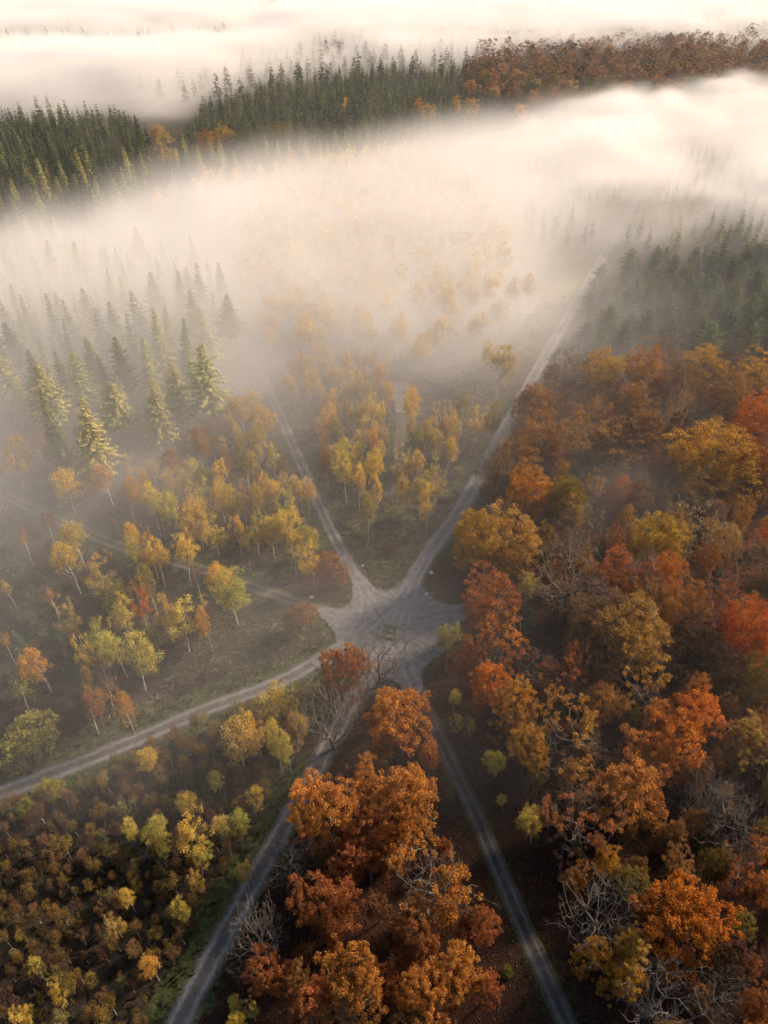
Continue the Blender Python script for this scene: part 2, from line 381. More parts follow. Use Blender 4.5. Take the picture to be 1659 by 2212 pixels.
# ------------------------------------------------------------------ roads (plan)
def spline(pts, step=1.0):
    pts = np.asarray(pts, float); n = len(pts); out = []
    for i in range(n - 1):
        p0, p1, p2, p3 = pts[max(i - 1, 0)], pts[i], pts[i + 1], pts[min(i + 2, n - 1)]
        m = max(2, int(np.linalg.norm(p2 - p1) / step))
        for t in np.arange(m) / m:
            out.append(.5 * ((2 * p1) + (-p0 + p2) * t + (2 * p0 - 5 * p1 + 4 * p2 - p3) * t * t + (-p0 + 3 * p1 - 3 * p2 + p3) * t ** 3))
    out.append(pts[-1]); return np.array(out)
def plan(l): return np.array([P(x, y)[:2] for x, y in l])
ROADS = {
 'forest_road_northwest': (spline(plan([(815, 1300), (772, 1245), (742, 1198), (684, 1080), (606, 900), (533, 745), (484, 640), (440, 545), (400, 460)])), 3.2, 'two worn wheel lines', 'ruts'),
 'forest_road_northeast': (spline(plan([(870, 1300), (895, 1247), (922, 1200), (1003, 1085), (1088, 930), (1180, 765), (1282, 590), (1345, 480), (1400, 390)])), 4.2, '', 'ruts_soft'),
 'grass_track_west': (spline(plan([(760, 1335), (700, 1322), (640, 1300), (545, 1268), (420, 1225), (250, 1176), (100, 1113), (20, 1075), (-60, 1040)])), 3.4, '', 'grassy'),
 'forest_road_southwest': (spline(plan([(780, 1370), (708, 1415), (600, 1475), (450, 1531), (250, 1617), (100, 1677), (-30, 1725), (-150, 1770)])), 3.6, '', 'ruts'),
 'forest_road_south_left': (spline(plan([(835, 1400), (775, 1488), (700, 1630), (612, 1790), (528, 1940), (448, 2090), (372, 2240), (310, 2370)])), 3.7, '', 'ruts'),
 'forest_road_south_right': (spline(plan([(880, 1400), (897, 1470), (924, 1540), (966, 1630), (1032, 1770), (1103, 1940), (1168, 2085), (1238, 2240), (1300, 2380)])), 2.6, '', 'ruts_dark'),
 'forest_path_east': (spline(plan([(880, 1330), (960, 1322), (1000, 1319), (1035, 1318)])), 3.4, '', 'ruts_soft'),
 'gravel_lane': (spline(plan([(867, 870), (864, 940), (860, 1000), (856, 1040), (852, 1075)])), 3.0, '', 'earth'),
 'curving_path': (spline(plan([(800, 800), (850, 797), (915, 795), (985, 785), (1050, 765), (1100, 725), (1140, 670)])), 2.4, '', 'earth'),
}
JUNC = [(735.6, 1199.7), (746.4, 1223.7), (754.8, 1252.5), (758.4, 1281.3), (753.6, 1302.9), (740.4, 1312), (721, 1314), (690, 1309), (688, 1330), (702, 1346), (719, 1368), (722, 1384), (708, 1402), (672, 1424), (690, 1446), (735, 1432), (762, 1440), (764, 1470),
        (752, 1500), (800, 1502), (822, 1474), (843, 1470), (862, 1482), (874, 1496), (911, 1493), (914, 1452), (930, 1432), (951, 1418), (972, 1390), (990, 1352), (1012, 1334), (1009, 1304), (975, 1304), (951.6, 1299), (927.6, 1283.7), (916.8, 1269),
        (914.4, 1252.5), (918, 1238), (934.8, 1209), (913, 1196), (900, 1221), (886.8, 1240.5), (865, 1259.7), (846, 1271.7), (831.6, 1274), (817, 1270.5), (798, 1257), (781, 1240.5), (767, 1223.7), (756, 1199.7)]
JP = plan(JUNC); JC = P(838, 1345)[:2]
ROADPTS = np.concatenate([r[0][::2] for r in ROADS.values()] ); ROADW = np.concatenate([np.full(len(r[0][::2]), r[1] / 2) for r in ROADS.values()])
def inpoly(poly, p):
    x, y = p[:, 0], p[:, 1]; r = np.zeros(len(p), bool); n = len(poly)
    for i in range(n):
        (x1, y1), (x2, y2) = poly[i], poly[i - 1]
        cnd = ((y1 > y) != (y2 > y)) & (x < (x2 - x1) * (y - y1) / (y2 - y1 + 1e-12) + x1); r ^= cnd
    return r
def road_dist(p):
    """distance to the nearest road edge or to the junction (0 inside)"""
    p = np.atleast_2d(p); out = np.full(len(p), 1e9)
    for a in range(0, len(p), 4000):
        q = p[a:a + 4000]; d = np.sqrt(((q[:, None] - ROADPTS[None]) ** 2).sum(-1)) - ROADW[None]; out[a:a + 4000] = d.min(1)
        dj = np.sqrt(((q[:, None] - JP[None]) ** 2).sum(-1)).min(1); out[a:a + 4000] = np.minimum(out[a:a + 4000], np.where(inpoly(JP, q), 0, dj))
    return np.maximum(out, 0)
def fbm(p, scale, seed=0, octv=4):
    rg = np.random.default_rng(seed); s = np.zeros(len(p)); a = 1.0; tot = 0
    for o in range(octv):
        for k in range(3):
            th = rg.uniform(0, 6.28); f = 2 ** o / scale * rg.uniform(.7, 1.4); s += a * np.sin((p[:, 0] * math.cos(th) + p[:, 1] * math.sin(th)) * f * 6.28 + rg.uniform(0, 6.28) + 1.7 * np.sin((p[:, 1] * math.cos(th) - p[:, 0] * math.sin(th)) * f * 4.1 + k)); tot += a
        a *= .55
    return s / tot
def bumps(p, rd):
    return .45 * fbm(p, 34, 3) * np.clip((rd - 2.0) / 9, 0, 1)

# ------------------------------------------------------------------ ground
def axis(lo, hi, step, far_lo, far_hi):
    a = list(np.arange(lo, hi + .01, step)); s = step
    while a[-1] < far_hi: s *= 1.22; a.append(a[-1] + s)
    s = step; b = []
    x = lo
    while x > far_lo: s *= 1.22; x -= s; b.append(x)
    return np.array(b[::-1] + a)
gx = axis(-130, 130, 1.3, -6000, 6000); gy = axis(20, 290, 1.3, -800, 9000)
XX, YY = np.meshgrid(gx, gy); gp = np.stack([XX.ravel(), YY.ravel()], 1)
near = (np.abs(gp[:, 0]) < 320) & (gp[:, 1] < 700) & (gp[:, 1] > -40)
rd = np.full(len(gp), 60.0); rd[near] = road_dist(gp[near])
# regions of the forest floor
def region(l, soft=4.0):
    poly = plan(l); m = np.zeros(len(gp)); i = inpoly(poly, gp[near] + np.stack([fbm(gp[near], 22, 8), fbm(gp[near], 22, 9)], 1) * 4); m[near] = i; return m
dry = region([(400, 1470), (560, 1440), (690, 1400), (700, 1350), (560, 1290), (470, 1320), (400, 1400), (330, 1480), (180, 1560), (150, 1610), (300, 1540)])
meadow = region([(815, 1268), (760, 1210), (740, 1120), (830, 1060), (960, 1060), (1010, 1080), (935, 1200), (880, 1250)])
clearing = region([(900, 800), (1040, 790), (1180, 620), (1260, 600), (1080, 930), (1030, 1000), (1000, 860)])
litter = region([(905, 1480), (990, 1340), (930, 1290), (905, 1250), (1010, 1110), (1110, 930), (1250, 760), (1700, 700), (1750, 2300), (1220, 2300)])
litter2 = region([(720, 1500), (840, 1440), (900, 1500), (1240, 2300), (380, 2300)])
litter3 = region([(610, 1290), (680, 1180), (750, 1210), (765, 1300), (700, 1310)])
nz = .5 + .5 * fbm(gp, 14, 21); nz2 = .5 + .5 * fbm(gp, 5, 22)
verge = np.clip(1 - rd / 5.0, 0, 1) ** .6 * (.35 + .65 * nz)
grass = np.clip(verge * 1.15 + dry * .75 * (.4 + nz) + meadow * .8 * (.5 + nz2 * .6) + clearing * .55 * (.5 + nz), 0, 1)
lit = np.clip(litter + litter2 + litter3, 0, 1)
grass *= 1 - .75 * lit * np.clip(.4 + nz, 0, 1)
tan_ = np.clip(dry * (.25 + nz * .9) + meadow * .75 * nz + clearing * .6, 0, 1)
gz = bumps(gp, rd) - .06
nxg, nyg = len(gx), len(gy)
I = (np.arange(nyg - 1)[:, None] * nxg + np.arange(nxg - 1)[None]).ravel()
gm, nt, out = mat('forest_floor')
geo = nd(nt, 'ShaderNodeNewGeometry'); A = attr(nt, 'leaf'); sp_ = nd(nt, 'ShaderNodeSeparateXYZ'); nt.links.new(A.outputs['Vector'], sp_.inputs[0])
n1 = noise(nt, .9, 5, .65, geo.outputs['Position']); n2 = noise(nt, 5.0, 4, .7, geo.outputs['Position']); n3 = noise(nt, .12, 3, .5, geo.outputs['Position'])
brush = ramp(nt, n1, [(.3, (.018, .013, .011)), (.5, (.040, .028, .023)), (.72, (.075, .056, .042))])
brush = mixc(nt, math_(nt, 'MULTIPLY', n3, .6), brush, (.05, .052, .032))
leafl = ramp(nt, n2, [(.3, (.014, .009, .007)), (.48, (.032, .018, .014)), (.62, (.058, .028, .019)), (.8, (.12, .056, .034))])  # litter tones lowered so the colour holds the shade under the crowns
green = ramp(nt, n1, [(.28, (.030, .040, .016)), (.5, (.065, .078, .030)), (.75, (.12, .125, .05))])
straw = ramp(nt, n2, [(.3, (.11, .092, .052)), (.55, (.22, .18, .11)), (.75, (.34, .28, .18))])
colr = mixc(nt, sp_.outputs[1], brush, leafl)
gr = mixc(nt, math_(nt, 'MULTIPLY', sp_.outputs[2], math_(nt, 'ADD', .35, math_(nt, 'MULTIPLY', n1, 1.0)), True), green, straw)
gf = math_(nt, 'MULTIPLY', math_(nt, 'SUBTRACT', math_(nt, 'ADD', sp_.outputs[0], math_(nt, 'MULTIPLY', math_(nt, 'SUBTRACT', n1, .5), .9)), .18), 2.2, True)
colr = mixc(nt, gf, colr, gr)
principled(nt, out, colr, 1.0, .02, n2, .8, .25)
gme = make_mesh('ground', np.stack([gp[:, 0], gp[:, 1], gz], 1), [np.stack([I, I + 1, I + 1 + nxg, I + nxg], 1)], [gm], leaf=np.stack([grass, lit, tan_], 1), smooth=True)
ob('ground', gme, kind='structure')

# ------------------------------------------------------------------ roads
def gravel(name, light, dark, mid):
    m, nt, out = mat(name); geo = nd(nt, 'ShaderNodeNewGeometry'); A = attr(nt, 'leaf'); s = nd(nt, 'ShaderNodeSeparateXYZ'); nt.links.new(A.outputs['Vector'], s.inputs[0])
    a = noise(nt, 6.0, 5, .75, geo.outputs['Position']); b = noise(nt, .35, 4, .6, geo.outputs['Position']); e = noise(nt, 1.1, 6, .75, geo.outputs['Position'])
    base = ramp(nt, a, [(.25, tuple(x * .62 for x in light)), (.5, light), (.75, tuple(min(1, x * 1.3) for x in light))])
    base = mixc(nt, math_(nt, 'MULTIPLY', math_(nt, 'SUBTRACT', b, .42), 2.2, True), base, dark)
    pt = noise(nt, .9, 5, .7, geo.outputs['Position'])                                               # loose stones, swept and muddy patches
    base = mixc(nt, 1.0, base, ramp(nt, pt, [(.30, (.42, .40, .38)), (.48, (.85, .84, .83)), (.58, (1.0, 1.0, 1.0)), (.72, (1.4, 1.38, 1.36))]), 'MULTIPLY')
    lf = math_(nt, 'MULTIPLY', math_(nt, 'SUBTRACT', noise(nt, 4, 3, .8, geo.outputs['Position']), .60), 8, True)     # scattered fallen leaves
    base = mixc(nt, math_(nt, 'MULTIPLY', lf, .7), base, (.12, .055, .03))
    base = mixc(nt, math_(nt, 'MULTIPLY', s.outputs[2], math_(nt, 'ADD', .2, math_(nt, 'MULTIPLY', e, .9)), True), base, tuple(min(1, x * 1.55) for x in light))       # worn wheel lines
    wet = math_(nt, 'MULTIPLY', math_(nt, 'SUBTRACT', noise(nt, .8, 3, .5, geo.outputs['Position']), .62), 7, True)
    base = mixc(nt, math_(nt, 'MULTIPLY', wet, .3), base, tuple(x * .5 for x in dark))                # damp hollows
    cf = math_(nt, 'MULTIPLY', s.outputs[1], math_(nt, 'ADD', .25, math_(nt, 'MULTIPLY', e, 1.3)), True)
    base = mixc(nt, cf, base, mid)
    ef = math_(nt, 'MULTIPLY', math_(nt, 'SUBTRACT', math_(nt, 'ADD', s.outputs[0], math_(nt, 'MULTIPLY', math_(nt, 'SUBTRACT', e, .5), 2.6)), .40), 2.4, True)
    base = mixc(nt, ef, base, mixc(nt, e, (.06, .050, .034), (.075, .078, .036)))
    principled(nt, out, base, .95, .08, a, .6, .06); return m
G_LIGHT = gravel('pale_gravel', (.165, .162, .167), (.125, .122, .126), (.062, .056, .048))
G_DARK = gravel('dark_gravel', (.105, .097, .094), (.070, .064, .062), (.030, .023, .018))  # darker, browner gravel for the south right road
G_EARTH = gravel('trodden_earth', (.10, .085, .07), (.07, .06, .05), (.055, .05, .03))
G_GRASS = gravel('grassy_gravel', (.15, .13, .11), (.10, .088, .07), (.055, .064, .03))
G_PAD = gravel('concrete_slab', (.17, .16, .152), (.13, .122, .117), (.12, .113, .108))
US = np.array([-1.25, -1.0, -.86, -.68, -.52, -.36, -.2, 0, .2, .36, .52, .68, .86, 1.0, 1.25])
RUT = np.exp(-((np.abs(US) - .56) / .20) ** 2)
def road(name, pts, width, style, z):
    t = np.gradient(pts, axis=0); t /= np.linalg.norm(t, axis=1, keepdims=True); nrm = np.stack([t[:, 1], -t[:, 0]], 1)
    n = len(pts); wl = width / 2 * (1 + .16 * fbm(pts, 19, 31) + .20 * fbm(pts, 5, 32)); wr = width / 2 * (1 + .16 * fbm(pts, 17, 33) + .20 * fbm(pts, 5, 34))
    V = []; AT = []
    for k, u in enumerate(US):
        wv = np.where(u < 0, wl, wr); xy = pts + nrm * (u * wv)[:, None]
        zz = z + .05 * (1 - u * u) - (.05 * RUT[k] if style != 'earth' else 0) - (.10 if abs(u) > 1.1 else 0) + .012 * fbm(xy, 2.5, 40 + k)
        edge = {1.25: 1.1, 1.0: .70, .86: .42, .68: .15}.get(abs(round(u, 2)), 0.0)
        cen = {'earth': .5, 'ruts': .85, 'ruts_soft': .35, 'ruts_dark': .8, 'grassy': 1.0}[style] * max(0, 1 - RUT[k] * 1.1) * (1 if abs(u) < .95 else .6)
        V.append(np.stack([xy[:, 0], xy[:, 1], zz], 1)); AT.append(np.stack([np.full(n, edge), np.full(n, cen) * (.75 + .5 * fbm(pts, 12, 35)), np.full(n, RUT[k]) * np.clip(.55 + .6 * fbm(xy, 9, 36), 0, 1)], 1))
    V = np.stack(V, 1).reshape(-1, 3); AT = np.stack(AT, 1).reshape(-1, 3); m = len(US)
    I = (np.arange(n - 1)[:, None] * m + np.arange(m - 1)[None]).ravel()
    mt = {'ruts_dark': G_DARK, 'earth': G_EARTH, 'grassy': G_GRASS}.get(style, G_LIGHT)
    ob(name, make_mesh(name, V, [np.stack([I, I + 1, I + m + 1, I + m], 1)], [mt], leaf=AT, smooth=True), kind='structure')
for i, (k, (pts, wd, _, style)) in enumerate(ROADS.items()): road(k, pts, wd, style, .05 + .006 * i)
# the gravel junction: fine sheet with the curved wheel lines that link the roads
from mathutils.geometry import delaunay_2d_cdt
jb = spline(np.concatenate([JP, JP[:1]]), .6)[:-1]; jb = jb + np.stack([fbm(jb, 3.1, 51), fbm(jb, 3.1, 52)], 1) * .45
lo, hi = jb.min(0), jb.max(0); ax_, ay_ = np.meshgrid(np.arange(lo[0], hi[0], .38), np.arange(lo[1], hi[1], .38)); ins = np.stack([ax_.ravel(), ay_.ravel()], 1)
ins = ins + np.random.default_rng(3).uniform(-.1, .1, ins.shape)
def bdist(p): return np.sqrt(((p[:, None] - jb[None]) ** 2).sum(-1)).min(1)
ins = ins[inpoly(jb, ins)]; ins = ins[bdist(ins) > .25]
vv, ee, ff, *_ = delaunay_2d_cdt([Vector(p) for p in jb] + [Vector(p) for p in ins], [(i, (i + 1) % len(jb)) for i in range(len(jb))], [], 1, 1e-5)
vv = np.array([tuple(p) for p in vv]); dj = bdist(vv); wheel = np.zeros(len(vv)); between = np.zeros(len(vv))
ends = {'nw': (745, 1212), 'ne': (922, 1212), 'w': (700, 1322), 'sw': (700, 1418), 'sl': (776, 1490), 'sr': (895, 1480), 'e': (1000, 1320)}
for a, b, k in (('nw', 'sr', 1.), ('nw', 'sw', .8), ('ne', 'sl', 1.), ('ne', 'sw', 1.), ('ne', 'sr', .8), ('sw', 'e', .5), ('nw', 'ne', .6), ('w', 'ne', .6), ('w', 'sr', .5), ('sl', 'sr', .5), ('nw', 'e', .5)):
    A_, B_ = P(*ends[a])[:2], P(*ends[b])[:2]; C_ = JC + (np.random.default_rng(ord(a[0]) + ord(b[-1])).uniform(-1, 1, 2)) * 2.2; t_ = np.linspace(0, 1, 60)[:, None]
    cv = (1 - t_) ** 2 * A_ + 2 * t_ * (1 - t_) * C_ + t_ ** 2 * B_; dd_ = np.sqrt(((vv[:, None] - cv[None]) ** 2).sum(-1)).min(1)
    wheel = np.maximum(wheel, k * np.exp(-((dd_ - .85) / .28) ** 2)); between = np.maximum(between, .35 * k * np.exp(-(dd_ / .4) ** 2))
wheel *= np.clip(.5 + .6 * fbm(vv, 5, 55), 0, 1)
ro = np.concatenate([r[0] for r in ROADS.values()]); rw = np.concatenate([np.full(len(r[0]), r[1] / 2) for r in ROADS.values()])
inroad = np.clip(-(np.sqrt(((vv[:, None] - ro[None]) ** 2).sum(-1)) - rw[None]).min(1) / .5, 0, 1); dj = dj + 2.0 * inroad       # no rim where a road leaves
AT = np.stack([np.clip(1.1 - dj / .9, 0, 1.1), between * (wheel < .3), np.clip(wheel * 1.25, 0, 1)], 1)
zz = .150 - .11 * np.clip(1 - dj / .4, 0, 1) + .02 * fbm(vv, 3, 53) - .03 * wheel
ob('gravel_junction', make_mesh('gravel_junction', np.concatenate([vv, zz[:, None]], 1), [np.array([f for f in ff if len(f) == 3])], [G_LIGHT], leaf=AT, smooth=True), kind='structure')
def slab(name, pts, z, label):
    bm = bmesh.new(); p = plan(pts); vs_ = [bm.verts.new((x, y, z)) for x, y in p]; f = bm.faces.new(vs_)
    if f.normal.z < 0: f.normal_flip()
    e = bmesh.ops.extrude_face_region(bm, geom=[f]); bmesh.ops.translate(bm, vec=(0, 0, -.4), verts=[v for v in e['geom'] if isinstance(v, bmesh.types.BMVert)])
    bmesh.ops.recalc_face_normals(bm, faces=bm.faces); me = bpy.data.meshes.new(name); bm.to_mesh(me); me.materials.append(G_PAD); bm.free()
    ob(name, me, label=label, category='slab')
slab('concrete_slab', [(848, 828), (879, 828), (890, 845), (886, 872), (880, 893), (854, 893), (850, 860)], .30, 'pale concrete slab at the head of the gravel lane in the birch grove')
slab('concrete_slab', [(1128, 640), (1172, 636), (1160, 660), (1150, 680), (1122, 680)], .30, 'pale concrete slab left of the northeast road, half lost in fog')

# ------------------------------------------------------------------ placing trees
PLACED = []          # (x, y, crown radius)
def ground_z(x, y):
    p = np.array([[x, y]]); return float(bumps(p, road_dist(p))[0]) - .06
BASEH = {'birch': 15, 'thin_birch': 13.5, 'young_birch': 6.5, 'beech': 20, 'bare_beech': 19, 'oak': 18, 'thin_oak': 17.5, 'bare_oak': 16, 'bush': 4, 'spruce': 25.5, 'pine': 12.5, 'small_fir': 6,
         'far_spruce': 20, 'far_birch': 15, 'far_beech': 18}
NAMES = {'birch': ('birch_tree', 'birch'), 'thin_birch': ('birch_tree', 'thin-leaved birch'), 'young_birch': ('young_birch_tree', 'young birch'), 'beech': ('beech_tree', 'beech'), 'bare_beech': ('beech_tree', 'half-bare beech'),
         'oak': ('oak_tree', 'oak'), 'thin_oak': ('oak_tree', 'thin-leaved oak'), 'bare_oak': ('bare_oak_tree', 'leafless oak'), 'bush': ('bush', 'bush'), 'spruce': ('spruce_tree', 'spruce'), 'pine': ('pine_tree', 'pine'),
         'small_fir': ('small_fir_tree', 'small fir'), 'far_spruce': ('spruce_tree', 'spruce'), 'far_birch': ('birch_tree', 'birch'), 'far_beech': ('beech_tree', 'beech')}
CATS = {'bush': 'bush'}
HAND = []            # trees picked out singly: (root, kind, colour, region, frame x)
CODE = {'g': 'golden', 'G': 'bright golden', 'h': 'ochre', 'o': 'orange', 'O': 'bright orange', 'B': 'orange brown', 'y': 'yellow', 'Y': 'yellow green', 'v': 'olive', 'r': 'rust', 'R': 'red', 'b': 'brown', 'd': 'dark brown',
        'n': 'green', 's': 'silver grey', 'S': 'mid green', 'D': 'dark green', 'L': 'light green', 'E': 'blue green', 't': 'copper', 'a': 'amber'}
def hand(kind, reg, ox, oy, sc, text, hk=1.0):
    """text: 'x,y,crown width,colour[,height]' records; x, y the crown's middle in a detail view with origin ox, oy and scale sc"""
    for rec in text.split():
        q = rec.split(','); x, y, wd, cl = ox + float(q[0]) * sc, oy + float(q[1]) * sc, float(q[2]) * sc, CODE[q[3]]
        h = float(q[4]) if len(q) > 4 else BASEH[kind] * hk * rnd.uniform(.88, 1.1)
        tm, cm, H0, W0, zc = PROTO[kind][0]
        if kind in ('beech', 'oak', 'thin_oak', 'bare_beech', 'bare_oak'): wd *= 1.16
        if kind == 'spruce': wd *= 1.42
        if kind == 'birch': wd *= 1.13
        z = zc / H0 * h; p = P(x, y, z); m = wd * mpp(p)
        if kind in ('beech', 'oak', 'thin_oak', 'bare_beech', 'bare_oak'): h = max(min(h, m * 2.0), 8); z = zc / H0 * h; p = P(x, y, z); m = wd * mpp(p)
        if kind in ('birch', 'thin_birch'): h = max(min(h, m * 4.2 + 3), m * 1.9); z = zc / H0 * h; p = P(x, y, z); m = wd * mpp(p)
        if kind == 'bush': h = m * .8; z = h * .55; p = P(x, y, z); m = wd * mpp(p)
        r = plant(kind, NAMES[kind][0], (p[0], p[1], ground_z(p[0], p[1])), h, m, cl, tilt=.05)
        PLACED.append((p[0], p[1], m / 2)); HAND.append((r, kind, cl, reg, x))
# left spruce stand and birches below it
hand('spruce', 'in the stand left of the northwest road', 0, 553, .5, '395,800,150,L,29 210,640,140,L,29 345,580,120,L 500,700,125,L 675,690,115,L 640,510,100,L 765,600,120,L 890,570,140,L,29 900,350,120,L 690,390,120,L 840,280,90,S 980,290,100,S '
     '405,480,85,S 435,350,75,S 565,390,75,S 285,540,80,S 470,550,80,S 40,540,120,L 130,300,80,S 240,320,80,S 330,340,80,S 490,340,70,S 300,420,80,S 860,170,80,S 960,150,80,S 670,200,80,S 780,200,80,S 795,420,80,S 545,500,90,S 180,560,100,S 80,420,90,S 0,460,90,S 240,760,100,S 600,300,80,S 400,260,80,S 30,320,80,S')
hand('birch', 'below the left spruce stand', 0, 553, .5, '50,860,125,h 135,760,80,B 200,840,80,h 275,960,110,g,16 455,950,100,o,15 545,1020,80,o,14 840,780,75,B 910,760,75,B 1040,640,110,h 1130,690,100,h 985,720,70,h 1060,890,85,v 750,880,80,B 620,970,50,o 720,980,65,h '
     '800,950,95,h 870,940,80,v 955,950,60,g 825,1030,105,y 750,1075,95,Y 660,1060,80,y 860,1090,115,g 950,1010,65,g 995,1070,85,G 1045,1030,45,o 1110,1020,65,g 1150,1000,60,g 1195,1010,65,g 1230,1060,85,Y 1330,1020,55,G,13 1260,990,55,h 1100,620,70,h 1090,760,70,h')
hand('birch', 'in the grove between the two upper roads', 597, 763, .24, '170,110,130,o 235,195,50,o 290,330,75,o 330,140,130,h 540,200,120,h 370,230,65,h 690,230,150,g 760,280,95,h 960,180,100,o 540,430,170,g 490,540,130,g 440,700,100,o 450,930,90,B 700,550,105,h 800,520,130,h '
     '945,550,85,g 860,400,75,h 870,690,105,G 915,800,105,o 650,850,145,y 720,900,95,g 790,930,140,v 920,980,175,G 620,1050,180,y 740,1150,105,G 890,1150,115,g 1250,430,165,G,17 1250,770,150,v 1160,990,175,h 1290,1000,130,h 1390,560,85,h 1440,740,150,h 1550,850,105,G '
     '1570,560,105,h 1430,990,85,Y 1300,1180,130,h 1370,1300,130,g 1440,1130,125,h 1170,1180,115,h 1640,640,85,g 1340,1190,105,Y 820,1400,150,v 1620,700,90,h 1230,620,90,h 1330,680,100,h 100,240,90,h 160,330,80,h 1500,650,90,h 230,60,90,o 430,60,100,h 640,80,100,h 560,720,110,v')
hand('birch', 'on the clearing left of the northeast road', 829.5, 553, .5, '500,470,115,h 450,425,60,h 290,300,75,h 410,300,80,h 500,230,75,h 150,380,75,g 240,330,65,h 60,330,75,g 345,640,70,v 390,700,75,g 470,690,60,v 560,150,60,h 640,120,60,o')
hand('bush', 'in the meadow between the two upper roads', 597, 763, .24, '1080,1450,170,Y 950,1500,90,v 1400,1420,80,v')
hand('birch', 'between the west track and the southwest road', 0, 1106, .5, '320,100,105,y 300,215,115,g 425,255,125,h 575,90,65,G 565,160,95,Y 645,140,65,o 680,190,85,g 790,165,95,g 925,265,95,G 1000,335,150,Y 500,370,120,v 600,390,85,O 530,440,95,y 400,525,95,Y '
     '780,455,155,y 715,390,65,g 890,460,55,o 310,450,85,h 340,600,75,g 500,560,105,Y 580,620,140,Y 630,510,85,v 160,640,120,o,14 640,290,75,v 530,810,65,o 370,820,95,B 360,700,40,o')
hand('thin_birch', 'between the west track and the southwest road', 0, 1106, .5, '90,95,55,o 450,730,105,B 70,740,95,v 35,325,50,g 210,360,50,o 8,530,50,o 200,40,60,b 840,250,55,b 690,20,50,b 430,640,50,h')
hand('birch', 'left of the junction', 0, 1106, .5, '850,20,105,g 780,35,75,g 920,60,105,y 1020,60,75,o 1100,60,85,Y 1170,60,85,g 1250,50,115,g 1310,90,85,Y 1350,190,90,G 1265,140,70,g 1060,110,70,v')
hand('oak', 'left of the junction', 0, 1106, .5, '1425,240,115,B,9 1300,445,125,B,8')
hand('bush', 'left of the southwest road', 0, 1106, .5, '165,960,235,Y 1210,280,60,v')
hand('small_fir', 'at the left edge above the southwest road', 0, 1106, .5, '60,560,130,D 150,500,110,D 290,650,110,D 110,780,110,D 30,200,150,D,9 20,60,150,D,10 240,520,90,D 90,320,110,D 60,440,110,D 500,70,60,n')
hand('small_fir', 'below the southwest road', 0, 1106, .5, '770,1000,120,D')
hand('birch', 'in the corner below the southwest road', 0, 1106, .5, '1020,950,150,h 1080,900,110,g 1190,790,90,g 1265,800,65,y 1140,870,85,h 1195,965,80,y 1270,900,85,h 1240,1000,75,y 650,1060,85,g,9')
hand('bare_oak', 'along the south left road', 0, 1106, .5, '1430,880,240,s 1630,620,250,s')
hand('oak', 'at the tip of the south island', 0, 1106, .5, '1470,660,170,r 1540,640,110,o,15')
# the thicket below the southwest road: the larger ones
hand('birch', 'in the thicket left of the south left road', 0, 1659, .5, '850,280,145,g,12 660,245,95,y,9 1030,200,75,Y,9 1080,110,75,g,9 940,255,85,h,9 860,470,65,g,8 780,610,75,y,8 620,850,80,o,8 145,850,60,y,8 60,1060,85,g,8 250,960,75,g,8 690,350,60,Y,8 540,270,65,y,8 800,130,80,g,8 '
     '490,660,75,h,8 940,50,65,y,8 550,545,60,g,8 850,380,90,Y,9')
hand('bush', 'at the top of the thicket', 0, 1659, .5, '205,105,130,Y 100,180,110,Y')
hand('birch', 'between the two southern roads', 0, 1659, .5, '1010,1000,50,y,7 1090,1040,60,y,7 1020,1085,70,G,7 1060,450,70,h,9')
hand('oak', 'in the island between the two southern roads', 829.5, 1659, .5, '85,130,280,t,20 20,300,200,t 150,740,200,r 340,920,190,t 160,1010,200,t 30,930,150,r 420,690,150,r')
hand('oak', 'in the island between the two southern roads', 0, 1659, .5, '1430,140,260,t,19 1560,60,150,t 1400,620,230,r 1520,900,260,t 1330,1010,210,r 1150,880,160,r 1600,350,200,r 1480,440,170,r')
hand('oak', 'in the island between the two southern roads', 829.5, 1106, .5, '60,890,270,t,19')
hand('thin_oak', 'in the island between the two southern roads', 829.5, 1659, .5, '235,480,340,t,20')
hand('bare_oak', 'along the south left road', 0, 1659, .5, '1130,700,240,s 1250,380,230,s 1480,1040,180,s')
# right-hand wood, from the pines down
hand('beech', 'at the edge of the pines', 829.5, 553, .5, '965,500,160,g 1125,490,160,o 1400,490,185,g 1600,500,150,g 1250,560,130,b 1500,590,150,B')
hand('bare_beech', 'at the edge of the pines', 829.5, 553, .5, '820,490,180,b 1210,420,120,o 1270,620,140,o 1490,440,130,d')
hand('beech', 'right of the northeast road', 829.5, 553, .5, '650,640,150,B 1060,650,200,B 870,800,260,B 1030,830,250,b 1390,870,350,g,22 1610,700,190,O,22 1640,900,200,r 570,890,200,B 620,1010,185,o 800,1040,160,v 1110,760,180,b 690,780,200,B 1290,770,130,d')
hand('bare_beech', 'right of the northeast road', 829.5, 553, .5, '760,660,150,B 840,610,100,B 480,960,150,b')
hand('beech', 'in the wood right of the junction', 829.5, 1106, .5, '400,120,190,g 570,110,270,h 450,370,200,r 1000,270,200,r 950,480,250,b 1160,120,210,g 1080,520,260,h 1220,290,170,O 1560,500,220,R 1630,150,110,R 1600,720,170,v 1350,560,200,d 690,130,120,v 1300,420,180,o 1420,680,180,d')
hand('bare_beech', 'in the wood right of the junction', 829.5, 1106, .5, '840,90,200,b 800,310,320,b 1120,330,210,o 1350,80,240,h 1450,430,190,R 1540,210,170,r 900,420,200,b')
hand('birch', 'in the wood right of the junction', 829.5, 1106, .5, '620,320,85,y,11 280,540,100,v,15 300,800,55,y,7 315,890,55,y,7 490,1060,85,y,9 380,915,50,v,6')
hand('small_fir', 'in the wood right of the junction', 829.5, 1106, .5, '610,440,120,D 690,880,90,n')
